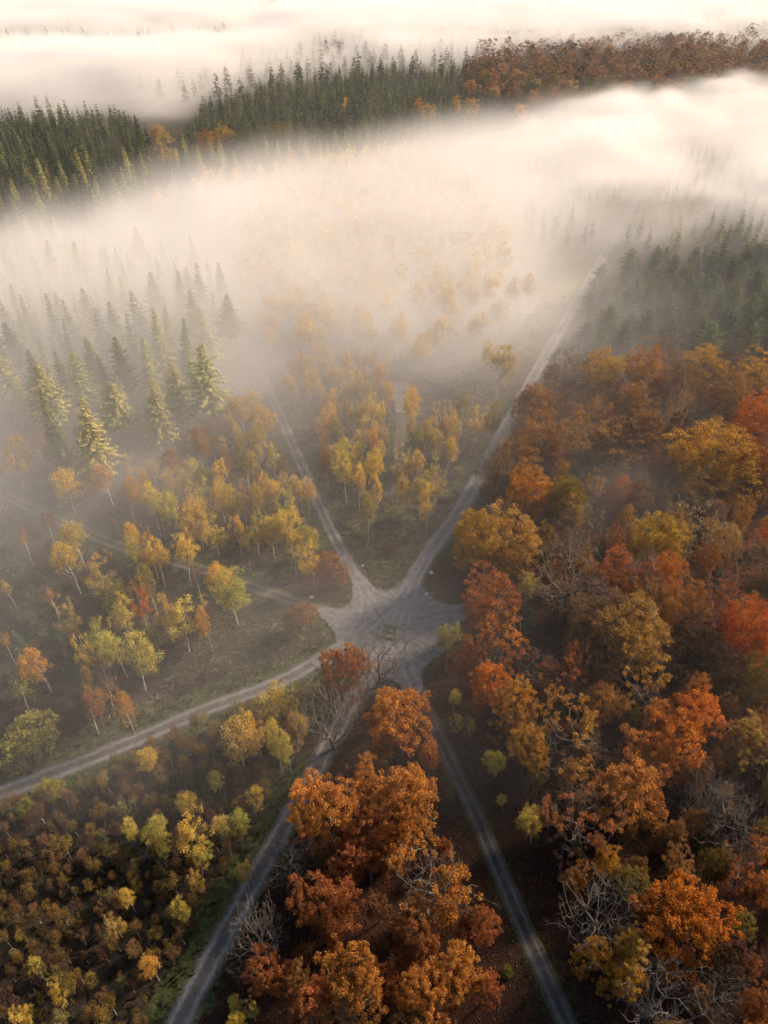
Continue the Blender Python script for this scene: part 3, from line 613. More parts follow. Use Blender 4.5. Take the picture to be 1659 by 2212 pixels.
hand('bush', 'in the oak wood at the lower right', 829.5, 1106, .5, '740,890,130,Y 880,865,65,n 1060,640,120,v')
hand('oak', 'in the oak wood at the lower right', 829.5, 1106, .5, '350,640,130,r 460,740,165,O 590,870,170,a 620,1010,165,a 1220,970,240,O 1130,1060,240,t 1350,880,200,O 800,680,150,r 1250,750,130,d')
hand('thin_oak', 'in the oak wood at the lower right', 829.5, 1106, .5, '470,560,250,t 690,700,250,r 1110,740,260,a 820,960,270,a 1580,960,210,h')
hand('oak', 'in the oak wood at the lower right', 829.5, 1659, .5, '1080,80,280,t 1300,640,320,O,19 1080,520,150,v 1100,790,170,h 1610,1040,140,r 1480,800,170,d')
hand('thin_oak', 'in the oak wood at the lower right', 829.5, 1659, .5, '860,230,250,r 1570,440,210,r')
hand('bare_oak', 'in the oak wood at the lower right', 829.5, 1659, .5, '930,600,280,s 1500,200,270,s 1400,120,180,s 1190,970,320,s 1450,960,170,s')
hand('birch', 'in the oak wood at the lower right', 829.5, 1659, .5, '655,235,110,g,9 520,140,40,y,5')
hand('bush', 'in the oak wood at the lower right', 829.5, 1659, .5, '530,890,55,v 1380,330,90,n')
# far clearing
hand('beech', 'in the clear gap beyond the fog', 0, 0, .5, '955,590,95,G 885,610,70,o 1050,590,100,n 1210,580,100,v')
hand('birch', 'in the clear gap beyond the fog', 0, 0, .5, '690,570,65,h,20 735,640,85,h,18 1490,440,28,G')
hand('far_beech', 'in the far wood behind the fog', 829.5, 0, .5, '470,350,75,G 425,340,60,o 570,340,110,o 585,485,60,G 370,380,50,g 370,465,60,g 440,275,70,B 1355,310,105,r 1200,360,110,o 1285,395,65,o 910,515,40,G 540,380,60,g 200,490,50,g 310,460,50,g 150,470,50,o')
hand('far_beech', 'on the far skyline at the top left', 0, 0, .5, '710,45,90,o 815,35,110,o 910,35,100,o 1000,40,70,o 600,60,80,n 500,70,80,n 430,80,70,n')
print('hand', len(HAND), time.time() - T0)

ORD = ['leftmost', 'second', 'third', 'fourth', 'fifth', 'sixth', 'seventh', 'eighth', 'ninth', 'tenth', 'eleventh', 'twelfth', 'thirteenth', 'fourteenth', 'fifteenth', 'sixteenth', 'seventeenth', 'eighteenth', 'nineteenth', 'twentieth']
by = {}
for t in HAND: by.setdefault((t[1], t[2], t[3]), []).append(t)
for (kind, cl, reg), l in by.items():
    l.sort(key=lambda t: t[4])
    for i, t in enumerate(l):
        nm = NAMES[kind][1]; nm = ('tall ' if t[0].scale[2] > 1.12 and len(l) == 1 else '') + nm
        base = (cl + ' ' + nm if kind != 'bare_oak' else 'silver grey leafless oak') + ' ' + reg
        if len(l) > 1:
            o = ORD[i] if i < len(ORD) else ('twenty-first', 'twenty-second', 'twenty-third', 'twenty-fourth', 'twenty-fifth', 'twenty-sixth', 'twenty-seventh', 'twenty-eighth')[i - 20]
            base += ', leftmost' if i == 0 else (', rightmost' if i == len(l) - 1 else ', %s from left' % o)
        t[0]['label'] = base; t[0]['category'] = CATS.get(kind, 'tree'); t[0]['group'] = '%ss %s' % (NAMES[kind][1], reg) if not kind.endswith(('beech', 'bush')) else '%ses %s' % (NAMES[kind][1], reg)

# stands: trees nobody could tell apart share a label
def scatter(poly, spacing, seed, avoid=.8, road=1.5, tries=30, jitterz=0, clearance=0.0):
    pp = plan(poly); rg = np.random.default_rng(seed); lo, hi = pp.min(0), pp.max(0)
    n = int((hi[0] - lo[0]) * (hi[1] - lo[1]) / spacing ** 2 * 3.5) + 10
    c = rg.uniform(lo, hi, (n, 2)); c = c[inpoly(pp, c)]
    c = c[road_dist(c) > road]
    pl = np.array([(a, b, r) for a, b, r in PLACED]) if PLACED else np.zeros((0, 3))
    grid = {}; out = []
    for x, y in c:
        if len(pl) and clearance > 0 and (((pl[:, 0] - x) ** 2 + (pl[:, 1] - y) ** 2) < (pl[:, 2] * clearance + spacing * .35) ** 2).any(): continue
        k = (int(x // spacing), int(y // spacing)); ok = True
        for i in (-1, 0, 1):
            for j in (-1, 0, 1):
                for (a, b) in grid.get((k[0] + i, k[1] + j), ()):
                    if (a - x) ** 2 + (b - y) ** 2 < spacing ** 2: ok = False
        if ok: grid.setdefault(k, []).append((x, y)); out.append((x, y))
    return out
def mass(name, kind, pts, cols, label, part=.42, grow_=1.5, hr=(.8, 1.15), ws=1.0, seed=1):
    """trees too far or too hidden to count: one object"""
    rg = np.random.default_rng(seed); V, LA, base = [], [], []
    for (tm, cm, H0, W0, zc) in PROTO[kind]:
        n = len(cm.vertices); v = np.empty(n * 3, 'f'); cm.vertices.foreach_get('co', v); a = np.empty(n * 3, 'f'); cm.attributes['leaf'].data.foreach_get('vector', a); base.append((v.reshape(-1, 4, 3), a.reshape(-1, 4, 3)))
    for x, y in pts:
        v, a = base[rg.integers(len(base))]; s = rg.random(len(v)) < part; v, a = v[s], a[s]
        th = rg.uniform(0, 6.28); k = rg.uniform(*hr); R_ = np.array([[math.cos(th), -math.sin(th), 0], [math.sin(th), math.cos(th), 0], [0, 0, 1]])
        ctr = v.mean(1, keepdims=True); vv = (ctr + (v - ctr) * grow_) @ R_.T * (k * ws, k * ws, k) + np.array((x, y, -.06))
        aa = a.copy(); aa[:, :, 2] = rg.uniform(0, 1); aa[:, :, 0] = np.clip(aa[:, :, 0] * .6 + rg.uniform(0, .4), 0, 1); aa[:, :, 1] = np.clip(aa[:, :, 1] + rg.uniform(-.7, .5), 0, 1)
        V.append(vv.reshape(-1, 3)); LA.append(aa.reshape(-1, 3))
    if not V: return 0
    V = np.concatenate(V); me = make_mesh(name, V, [np.arange(len(V)).reshape(-1, 4)], [M_NEEDLE if 'spruce' in kind else M_LEAF], leaf=np.concatenate(LA))
    o = ob(name, me, kind='stuff', label=label, category='forest'); o.color = (*PAL[cols[0]][0], 1); o['second_colour'] = PAL[cols[1]][1]
    return len(pts)
def stand(kind, poly, spacing, seed, cols, label, group, hr=(.8, 1.15), w0=None, road=1.5, clearance=.8, most=300, rest=None):
    pts = scatter(poly, spacing, seed, road=road, clearance=clearance); pts.sort(key=lambda p: p[1]); n = 0; lots = {}
    for x, y in pts[:most]:
        H0, W0 = PROTO[kind][0][2], PROTO[kind][0][3]; k = rnd.uniform(*hr); h = BASEH[kind] * k; wd = (w0 or W0) * k * rnd.uniform(.85, 1.2)
        cl = rnd.choice(cols); r = plant(kind, NAMES[kind][0], (x, y, ground_z(x, y) if y < 350 else -.06), h, wd, cl, tilt=.05)
        lots.setdefault(cl, []).append((x / (y * CP + CAM_H * SP), r)); r['label'] = label.replace('{c}', cl); r['category'] = CATS.get(kind, 'tree'); r['group'] = group; n += 1
        PLACED.append((x, y, wd / 2))
    for l in lots.values():                       # few of one colour: told apart by their order across the picture
        l.sort(key=lambda t: t[0])
        if 1 < len(l) <= 20:
            for i, (_, r) in enumerate(l): r['label'] += ', leftmost' if i == 0 else (', rightmost' if i == len(l) - 1 else ', %s from left' % ORD[i])
    if rest and len(pts) > most:
        kd = rest[2] if len(rest) > 2 else kind
        mass(rest[0], kd, pts[most:], (cols[0], cols[1]), rest[1], *(rest[3:5] if len(rest) > 3 else (.6, 1.25)), hr, (w0 or PROTO[kind][0][3]) / PROTO[kd][0][3], seed)
        PLACED.extend((x, y, 3.0) for x, y in pts[most:])
    return (n, len(pts))
NS = {}
NS['thicket'] = stand('young_birch', [(-40, 1740), (130, 1700), (320, 1610), (470, 1555), (640, 1500), (690, 1520), (640, 1640), (560, 1770), (480, 1910), (390, 2060), (290, 2260), (-40, 2260)], 1.75, 11,
   ['dull ochre', 'dull ochre', 'dull gold', 'brown', 'dull ochre', 'dark brown', 'olive', 'brown'], '{c} young birch in the dense thicket below the southwest road', 'young birches of the thicket', (.38, 1.05), 2.6, 2.2, .2, 300, ('thicket_saplings', 'mass of brown saplings at the dark foot of the thicket', 'young_birch'))  # leaf tones chosen dark, painting the dimness of this corner into the colour
NS['pines'] = stand('pine', [(1250, 760), (1280, 640), (1400, 580), (1800, 560), (1800, 780), (1500, 790), (1330, 790)], 6.2, 12, ['blue green', 'dark green', 'dark green', 'green'], '{c} pine in the stand at the right edge above the beeches', 'pines at the right edge', (.65, 1.2), 7.6, 3, .5)
NS['upper birches'] = stand('birch', [(560, 770), (520, 640), (560, 520), (680, 440), (860, 400), (1000, 440), (1100, 560), (1080, 660), (1010, 740), (880, 760), (800, 780), (740, 790), (620, 800)], 6.2, 13,
   ['golden', 'ochre', 'golden', 'orange', 'bright golden'], '{c} birch in the close-set stand fading into the fog', 'birches fading into the fog', (.85, 1.2), None, 3, .5, 40, ('birch_wood', 'pale golden birch wood dissolving in the fog', 'far_birch', .6, 1.35))
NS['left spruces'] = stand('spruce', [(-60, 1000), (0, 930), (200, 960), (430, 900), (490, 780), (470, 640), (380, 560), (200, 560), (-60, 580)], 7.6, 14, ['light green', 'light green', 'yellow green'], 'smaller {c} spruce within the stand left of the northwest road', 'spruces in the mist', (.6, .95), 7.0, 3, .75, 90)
NS['edge brush'] = stand('bush', [(780, 1170), (700, 1050), (640, 900), (560, 760), (640, 760), (760, 960), (800, 1060)], 4.2, 15, ['olive', 'brown', 'ochre'], 'low {c} bush in the scrub along the northwest road', 'scrub along the northwest road', (.35, .7), None, 2.5, .2, 60)
NS['beech fill'] = stand('beech', [(1060, 1200), (1150, 1000), (1130, 880), (1260, 790), (1800, 760), (1800, 1700), (1300, 1620), (1120, 1420)], 6.6, 16, ['orange brown', 'brown', 'rust', 'copper', 'amber', 'brown', 'ochre'], 'smaller {c} beech between the large crowns right of the junction', 'beeches between the large crowns', (.5, .8), 8.5, 3.5, .3, 120)
NS['oak fill'] = stand('oak', [(1150, 1480), (1700, 1640), (1800, 2300), (1330, 2300), (1200, 1900), (1100, 1640)], 4.8, 17, ['rust', 'copper', 'brown', 'orange brown', 'olive', 'amber'], 'low {c} oak in the shade of the lower right wood', 'oaks in the shade at the lower right', (.4, .7), 7.5, 4.0, .08, 90)
NS['island fill'] = stand('oak', [(820, 1560), (900, 1600), (1000, 1900), (1100, 2300), (520, 2300), (620, 2000), (740, 1700)], 4.6, 18, ['rust', 'brown', 'orange brown', 'rust'], 'low {c} oak in the shade between the two southern roads', 'oaks in the shade of the south island', (.35, .6), 6.5, 1.8, .05, 70)
NS['west brush'] = stand('bush', [(60, 1130), (300, 1190), (540, 1290), (470, 1330), (330, 1500), (130, 1600), (0, 1580), (0, 1120)], 4.4, 19, ['brown', 'dark brown', 'olive', 'dark brown'], 'low {c} bush among the birches above the southwest road', 'scrub among the lower left birches', (.3, .65), None, 3.0, .1, 110)
NS['birch brush'] = stand('bush', [(0, 1060), (170, 1020), (420, 1000), (590, 960), (700, 1180), (640, 1290), (540, 1250), (250, 1150)], 4.6, 20, ['brown', 'dark brown', 'brown', 'olive'], 'low {c} bush under the birches above the west track', 'scrub under the upper left birches', (.3, .6), None, 3.0, .1, 90)
NS['grove birches'] = stand('birch', [(640, 820), (700, 800), (840, 810), (845, 1080), (760, 1080), (700, 1000)], 3.9, 24, ['ochre', 'golden', 'ochre', 'orange brown', 'yellow'], 'short {c} birch deep in the grove between the upper roads', 'birches deep in the grove', (.55, .85), 4.4, 3, .45)
NS['left birches'] = stand('birch', [(250, 1060), (420, 1000), (580, 960), (680, 1130), (700, 1200), (560, 1190), (400, 1130)], 5.2, 27, ['ochre', 'golden', 'yellow', 'orange brown'], 'short {c} birch deep in the wood above the west track', 'birches deep in the left wood', (.55, .9), 4.4, 3, .4, 55)
NS['grove scrub'] = stand('bush', [(640, 820), (840, 810), (845, 1080), (960, 1060), (1040, 900), (1090, 800), (1180, 640), (1230, 640), (1050, 970), (930, 1140), (830, 1200), (760, 1150), (690, 1000)], 5.0, 28, ['olive', 'brown', 'ochre', 'olive', 'yellow green'], 'low {c} bush in the grove between the upper roads', 'scrub in the grove', (.3, .65), None, 2.5, .25, 120)
# beyond the main fog bank
NS['far spruces left'] = stand('far_spruce', [(-80, 570), (150, 530), (330, 450), (330, 345), (290, 290), (150, 275), (-80, 295)], 6.6, 21, ['mid green', 'dark green', 'light green', 'dark green'], '{c} spruce in the clear plantation at the left edge', 'spruces of the left plantation', (.6, 1.1), 7.2, 6, .3, 130, ('spruce_plantation', 'dark spruce plantation behind its front rows at the left edge', 'far_spruce', .5, 1.35))
NS['far spruces mid'] = stand('far_spruce', [(360, 420), (400, 330), (440, 258), (620, 205), (800, 180), (1050, 175), (1050, 330), (800, 360), (600, 370), (500, 400)], 6.9, 22, ['mid green', 'dark green', 'dark green', 'olive', 'light green'], '{c} spruce in the dark belt between the two fog banks', 'spruces between the fog banks', (.55, 1.0), 7.4, 4, .5, 64, ('conifer_belt', 'dark conifer belt between the two fog banks', 'far_spruce', .26, 1.75))
NS['far beeches'] = stand('far_beech', [(1030, 250), (1000, 180), (1180, 120), (1500, 110), (1800, 120), (1800, 215), (1500, 240), (1250, 270)], 10.5, 23, ['brown', 'dark brown', 'brown', 'orange brown', 'olive', 'green', 'green', 'ochre'], '{c} beech in the far wood at the upper right', 'beeches of the far wood', (.8, 1.2), None, 4, .4, 90, ('far_beech_wood', 'brown beech wood at the upper right behind the fog', 'far_beech', .09, 2.6))
NS['fog conifers'] = stand('far_spruce', [(1000, 470), (900, 400), (1000, 330), (1300, 310), (1700, 330), (1700, 560), (1380, 560), (1280, 540), (1180, 560), (1100, 500)], 8.0, 25, ['light green', 'mid green', 'olive'], 'pale spruce half lost in the thick fog at the right', 'spruces lost in the right fog', (.45, .7), 8.0, 5, .4, 0, ('foggy_conifers', 'pale conifers half lost in the thick fog at the right', 'far_spruce', .28, 1.8))
NS['fog birches'] = stand('far_birch', [(330, 520), (340, 450), (480, 410), (680, 380), (900, 350), (980, 420), (700, 430), (560, 500), (500, 560)], 7.5, 26, ['golden', 'ochre', 'ochre', 'yellow green'], 'pale birch almost hidden in the thick fog below the dark plantation', 'birches hidden in the fog', (.8, 1.05), None, 5, .3, 0, ('foggy_birches', 'pale birches almost hidden in the thick fog below the plantation', 'far_birch', .35, 1.5))
# the forest beyond
NS['mass1'] = mass('distant_conifer_forest', 'far_spruce', scatter([(-500, 270), (-100, 200), (300, 215), (480, 240), (800, 205), (1000, 170), (1100, 90), (1000, 30), (500, 25), (-500, 30)], 20, 41, road=5, clearance=.3), ['mid green', 'dark green'], 'distant dark conifer forest under the upper fog bank', .12, 2.5, (.7, 1.1), 1.3, 41)
NS['mass2'] = mass('distant_beech_forest', 'far_beech', scatter([(1000, 180), (1200, 110), (1900, 110), (2400, 60), (2000, 20), (-300, 10), (-300, 28), (900, 28), (1080, 90)], 22, 42, road=5, clearance=.3), ['brown', 'dark brown'], 'distant brown broadleaf forest at the top, mostly in fog', .045, 3.4, (.85, 1.25), 1.2, 42)
print('stands', NS, counts, time.time() - T0)

# ------------------------------------------------------------------ undergrowth and grass
def tufts(name, pts, size, blades, cols, label, cat_, seed, lean=.5, wid=.16):
    rg = np.random.default_rng(seed); n = len(pts); m = n * blades
    b = np.repeat(pts, blades, 0) + np.concatenate([rg.normal(0, size * .35, (m, 2)), np.zeros((m, 1))], 1)
    th = rg.uniform(0, 6.28, m); d = np.stack([np.cos(th) * lean, np.sin(th) * lean, np.ones(m)], 1); L = size * rg.uniform(.5, 1.3, (m, 1)); sd = np.stack([-np.sin(th), np.cos(th), np.zeros(m)], 1) * wid * L
    d2 = d.copy(); d2[:, :2] *= 1.9; d2[:, 2] *= .75
    v = np.stack([b - sd, b + sd, b + d * L * .55 + sd * .7, b + d2 * L], 1); v[:, 3, 2] -= .1 * L[:, 0]
    la = np.repeat(np.stack([rg.uniform(0, 1, m), np.repeat(rg.uniform(0, 1, n), blades), rg.uniform(0, 1, m)], 1), 4, 0)
    me = make_mesh(name, v.reshape(-1, 3), [np.arange(m * 4).reshape(-1, 4)], [M_LEAF], leaf=la)
    o = ob(name, me, kind='stuff', label=label, category=cat_); o.color = (*cols[0], 1); o['second_colour'] = cols[1]
rg = np.random.default_rng(77)
def pick(weight, n, gap=.25):
    """random spots with density following a ground weight"""
    i = rg.choice(len(gp), n, p=weight / weight.sum()); p = gp[i] + rg.uniform(-.7, .7, (n, 2)); r = road_dist(p); k = r > gap; p = p[k]
    return np.concatenate([p, (bumps(p, r[k]) - .08)[:, None]], 1)
inn = near & (np.abs(gp[:, 0]) < 125) & (gp[:, 1] < 285) & (rd > .3)
tufts('meadow_grass', pick(np.where(inn, tan_ * grass + .0, 0) + 1e-9, 14000), .55, 4, ((.21, .165, .095), (.115, .115, .05)), 'dry tan and green grass in the meadows round the junction', 'grass', 78)
tufts('verge_grass', pick(np.where(inn, verge * (1 - .7 * lit), 0) + 1e-9, 14000), .36, 4, ((.09, .105, .042), (.06, .075, .03)), 'short green grass along the road verges', 'grass', 79)
tufts('undergrowth', pick(np.where(inn, (1 - lit) * (1 - np.clip(tan_ + verge, 0, 1)) * (rd < 75), 0) + 1e-9, 17000), .75, 4, ((.075, .048, .034), (.04, .033, .022)), 'brown heather and bracken under the birches', 'undergrowth', 80, .8, .2)
pl = pick(np.where(near & (np.abs(gp[:, 0]) < 125) & (gp[:, 1] < 285), lit * (1 - .80 * (rd < .2)) + .12 * verge, 0) + 1e-9, 28000, -1); pl[:, 2] += .10
n = len(pl); v, q, r1, r2, cp = leaves(rg, pl, 1, .02, .34, .2, 2.5)
o = ob('fallen_leaves', make_mesh('fallen_leaves', v, [q], [M_LEAF], leaf=leafattr(r1, rg.uniform(0, 1, n), cp)), kind='stuff', label='rust-brown fallen leaves under the oaks and beeches', category='leaves'); o.color = (.17, .07, .035, 1); o['second_colour'] = (.09, .042, .028)

tp = []
for k_, nn_ in (('forest_road_northwest', 600), ('forest_road_southwest', 700), ('forest_road_south_left', 600), ('forest_road_south_right', 500), ('grass_track_west', 1500), ('forest_road_northeast', 350)):
    q_ = ROADS[k_][0]; q_ = q_[q_[:, 1] < 235]; t_ = np.gradient(q_, axis=0); t_ /= np.linalg.norm(t_, axis=1, keepdims=True); i_ = rg.integers(0, len(q_), nn_); hw = ROADS[k_][1] / 2
    u_ = np.where(rg.random(nn_) < .22, rg.normal(0, .2, nn_), rg.choice([-1, 1], nn_) * rg.normal(1.02, .10, nn_)); keep_ = (fbm(q_[i_], 14, 91) + rg.normal(0, .4, nn_) > -.25) & (np.sqrt(((q_[i_] - JC) ** 2).sum(1)) > 17)
    xy_ = q_[i_] + np.stack([t_[i_, 1], -t_[i_, 0]], 1) * (u_ * hw)[:, None]; tp.append(np.concatenate([xy_, np.full((nn_, 1), .08)], 1)[keep_])
tufts('track_grass', np.concatenate(tp), .15, 4, ((.15, .15, .07), (.13, .11, .065)), 'thin grass on the crown and edges of the forest roads', 'grass', 92, .8, .22)

# ------------------------------------------------------------------ stones and the planted bed
m, nt, out = mat('pale_stone'); tc = nd(nt, 'ShaderNodeTexCoord'); nn = noise(nt, 2.5, 5, .65, tc.outputs['Object'])
principled(nt, out, ramp(nt, nn, [(.3, (.22, .21, .19)), (.6, (.46, .44, .41))]), .9, .2, nn, .6, .08); M_STONE = m
m, nt, out = mat('mossy_stone'); tc = nd(nt, 'ShaderNodeTexCoord'); nn = noise(nt, 3.0, 5, .65, tc.outputs['Object'])
principled(nt, out, ramp(nt, nn, [(.35, (.05, .06, .03)), (.5, (.16, .16, .13)), (.68, (.34, .33, .29))]), .95, .1, nn, .7, .08); M_MOSS = m
m, nt, out = mat('moss'); tc = nd(nt, 'ShaderNodeTexCoord'); nn = noise(nt, 3.0, 6, .7, tc.outputs['Object'])
principled(nt, out, ramp(nt, nn, [(.3, (.03, .037, .014)), (.55, (.075, .08, .03)), (.75, (.17, .16, .08))]), 1, .05, nn, .9, .12); M_BED = m
def stone_mesh(seed, material, flat=.7):
    r = random.Random(seed); bm = bmesh.new(); bmesh.ops.create_icosphere(bm, subdivisions=2, radius=.5)
    for v_ in bm.verts:
        d = v_.co.normalized(); k = 1 + .22 * math.sin(3.1 * d.x + seed) * math.cos(2.7 * d.y + seed * 2) + r.uniform(-.06, .06); v_.co = Vector((d.x * k, d.y * k * .85, max(-.3, d.z * k * flat))) * .5
    me = bpy.data.meshes.new('stone'); bm.to_mesh(me); bm.free(); me.materials.append(material); return me
SM = [stone_mesh(i, M_STONE) for i in range(4)]; MM = [stone_mesh(20 + i, M_MOSS, .8) for i in range(4)]
for i, (x, y, s, lb) in enumerate([(783, 1223, .95, 'pale boulder on the left rim of the meadow tip above the junction'), (931, 1238, 1.2, 'white boulder beside the northeast road just above the junction'), (672, 1291, 1.1, 'pale boulder above the west track left of the junction'),
        (1007, 1210, 1.3, 'pale boulder under the olive beech right of the northeast road'), (849, 1186, .7, 'small pale stone in the middle of the meadow tip'), (852, 1013, .9, 'small white stone on the gravel lane in the birch grove'),
        (1202, 729, 1.2, 'pale stone on the left edge of the northeast road beyond the two walkers'), (921, 1284, 1.0, 'flat pale stone at the right rim of the junction')]):
    p = P(x, y); o = ob('boulder', SM[i % 4]); o.location = (p[0], p[1], ground_z(p[0], p[1]) + (.20 if i in (5, 6, 7) else .12)); o.scale = (s, s, s * .9); o.rotation_euler = (0, 0, i * 1.7); o['label'] = lb; o['category'] = 'boulder'; o['group'] = 'pale boulders by the roads'
bc = P(840, 1366); bed = ob('planted_bed', None, label='square raised bed of mossy stones and turf in the middle of the junction', category='planter'); bed.location = (bc[0], bc[1], .15); bed.rotation_euler = (0, 0, R(-14))
bx, by_ = 1.75, 1.65
bm = bmesh.new(); NB = 14; gv = {}
for i in range(NB + 1):
    for j in range(NB + 1):
        x, y = (i / NB * 2 - 1) * bx, (j / NB * 2 - 1) * by_; e = min(1, (1 - max(abs(i / NB * 2 - 1), abs(j / NB * 2 - 1))) * 4)
        gv[i, j] = bm.verts.new((x, y, .10 + .30 * e + .10 * math.sin(x * 2.3 + 1) * math.cos(y * 2.9) * e + .05 * rnd.random() * e))
for i in range(NB):
    for j in range(NB): bm.faces.new((gv[i, j], gv[i + 1, j], gv[i + 1, j + 1], gv[i, j + 1]))
me = bpy.data.meshes.new('turf'); bm.to_mesh(me); bm.free(); me.materials.append(M_BED); ob('turf', me, bed)
for sd in range(4):
    for k in range(7):
        t = (k + .5) / 7 * 2 - 1; x, y = ((t * bx, by_ * (1 if sd == 0 else -1)) if sd < 2 else (bx * (1 if sd == 2 else -1), t * by_))
        o = ob('stone', MM[(k + sd) % 4], bed); o.location = (x + rnd.uniform(-.05, .05), y + rnd.uniform(-.05, .05), .16); s = rnd.uniform(.9, 1.25); o.scale = (s, s, rnd.uniform(.9, 1.4)); o.rotation_euler = (0, 0, rnd.uniform(0, 6.28))
for k in range(6):
    o = ob('stone', MM[k % 4], bed); o.location = (rnd.uniform(-.5, .7), rnd.uniform(-.7, .5), .40); s = rnd.uniform(.5, .9); o.scale = (s, s, s * .7); o.rotation_euler = (0, 0, rnd.uniform(0, 6.28))

# ------------------------------------------------------------------ two walkers on the northeast road
def plainmat(name, colr, rough=.85):
    m, nt, out = mat(name); tc = nd(nt, 'ShaderNodeTexCoord'); nn = noise(nt, 14, 3, .6, tc.outputs['Object'])
    principled(nt, out, mixc(nt, nn, tuple(x * .8 for x in colr), tuple(min(1, x * 1.15) for x in colr)), rough, .2); return m
SKIN = plainmat('skin', (.46, .29, .21), .6)
def person(label, loc, rz, height, top, legs, hairc, hat=False):
    s = height / 1.75
    J = {'pelvis': (0, 0, .95), 'waist': (0, 0, 1.08), 'chest': (0, .01, 1.30), 'neck': (0, .0, 1.47), 'head0': (0, .02, 1.55), 'head1': (0, .035, 1.64), 'crown': (0, .02, 1.71)}
    rad = {'pelvis': (.155, .115), 'waist': (.135, .10), 'chest': (.165, .115), 'neck': (.055, .055), 'head0': (.065, .075), 'head1': (.078, .095), 'crown': (.055, .065)}
    ed = [('pelvis', 'waist'), ('waist', 'chest'), ('chest', 'neck'), ('neck', 'head0'), ('head0', 'head1'), ('head1', 'crown')]
    for sd, nm, st in ((1, 'l', 1), (-1, 'r', -1)):
        J.update({'hip' + nm: (.09 * sd, 0, .90), 'knee' + nm: (.10 * sd, .12 * st + .03, .50), 'ank' + nm: (.10 * sd, .20 * st - .05, .09), 'toe' + nm: (.11 * sd, .20 * st + .10, .04),
                  'sho' + nm: (.185 * sd, 0, 1.40), 'elb' + nm: (.235 * sd, -.07 * st - .02, 1.13), 'wri' + nm: (.235 * sd, -.16 * st + .10, .90), 'palm' + nm: (.232 * sd, -.18 * st + .13, .83)})
        rad.update({'hip' + nm: (.092, .095), 'knee' + nm: (.06, .062), 'ank' + nm: (.04, .045), 'toe' + nm: (.042, .03), 'sho' + nm: (.062, .062), 'elb' + nm: (.043, .043), 'wri' + nm: (.029, .027), 'palm' + nm: (.034, .018)})
        ed += [('pelvis', 'hip' + nm), ('hip' + nm, 'knee' + nm), ('knee' + nm, 'ank' + nm), ('ank' + nm, 'toe' + nm), ('chest', 'sho' + nm), ('sho' + nm, 'elb' + nm), ('elb' + nm, 'wri' + nm), ('wri' + nm, 'palm' + nm)]
        px, py, pz = J['palm' + nm]
        for f in range(5):
            o_ = (f - 1.5) * .017; L = (.07, .078, .072, .058, .05)[f]
            if f == 4: a, b = (px - .0 * sd, py + .038, pz + .02), (px - .005 * sd, py + .055, pz - .02)
            else: a, b = (px, py + o_, pz - L * .55), (px - .012 * sd, py + o_ + .006, pz - L)
            J['fa%d%s' % (f, nm)] = a; J['fb%d%s' % (f, nm)] = b; rad['fa%d%s' % (f, nm)] = (.0088, .0088); rad['fb%d%s' % (f, nm)] = (.0075, .0075)
            ed += [('palm' + nm, 'fa%d%s' % (f, nm)), ('fa%d%s' % (f, nm), 'fb%d%s' % (f, nm))]
    nm_ = list(J); me = bpy.data.meshes.new('person'); me.from_pydata([J[k] for k in nm_], [(nm_.index(a), nm_.index(b)) for a, b in ed], [])
    tmp = bpy.data.objects.new('tmp', me); COL.objects.link(tmp); md = tmp.modifiers.new('s', 'SKIN'); sv = me.skin_vertices[0].data
    for i, k in enumerate(nm_): sv[i].radius = rad[k]; sv[i].use_root = k == 'pelvis'
    sb = tmp.modifiers.new('d', 'SUBSURF'); sb.levels = sb.render_levels = 1
    bpy.context.view_layer.update(); body = bpy.data.meshes.new_from_object(tmp.evaluated_get(bpy.context.evaluated_depsgraph_get())); bpy.data.objects.remove(tmp)
    body.name = 'person'; body.materials.clear()
    for m_ in (top, legs, SKIN, SHOE): body.materials.append(m_)
    for f in body.polygons:
        x, y, z = f.center; f.use_smooth = True
        arm = abs(x) > .17 and z < 1.35
        f.material_index = 2 if (z > 1.47 or (arm and z < .915 and z > .7 and abs(x) > .19)) else (3 if z < .085 else (0 if z > .92 or (arm and z > .8) else 1))
    o = ob('person', body); o.location = loc; o.rotation_euler = (0, 0, rz); o.scale = (s, s, s); o['label'] = label; o['category'] = 'person'; o['group'] = 'walkers on the northeast road'
    bm = bmesh.new(); bmesh.ops.create_uvsphere(bm, u_segments=14, v_segments=9, radius=1)
    for v_ in list(bm.verts):
        if v_.co.z < -.15 and v_.co.y > -.2: bm.verts.remove(v_)
    for v_ in bm.verts: v_.co = Vector((v_.co.x * .088, v_.co.y * .105 + .02, v_.co.z * .095 + 1.655))
    hm = bpy.data.meshes.new('hair'); bm.to_mesh(hm); bm.free(); hm.materials.append(hairc); ob('cap' if hat else 'hair', hm, o)
    bm = bmesh.new()                                      # nose and ears
    for cx, cy, cz, r in ((0, .125, 1.63, .014), (.082, .02, 1.63, .018), (-.082, .02, 1.63, .018)): bmesh.ops.create_icosphere(bm, subdivisions=1, radius=r, matrix=Matrix.Translation((cx, cy, cz)))
    fm_ = bpy.data.meshes.new('face'); bm.to_mesh(fm_); bm.free(); fm_.materials.append(SKIN); ob('nose_and_ears', fm_, o)
    bm = bmesh.new()
    for sx in (-1, 1): bmesh.ops.create_icosphere(bm, subdivisions=1, radius=.011, matrix=Matrix.Translation((sx * .03, .118, 1.655)))
    em = bpy.data.meshes.new('eyes'); bm.to_mesh(em); bm.free(); em.materials.append(SHOE); ob('eyes', em, o)
SHOE = plainmat('dark_leather', (.03, .03, .03)); WHITE = plainmat('white_cloth', (.78, .77, .74)); NAVY = plainmat('dark_cloth', (.035, .04, .05)); JEAN = plainmat('dark_trousers', (.05, .055, .07)); HAIR = plainmat('brown_hair', (.06, .035, .02))
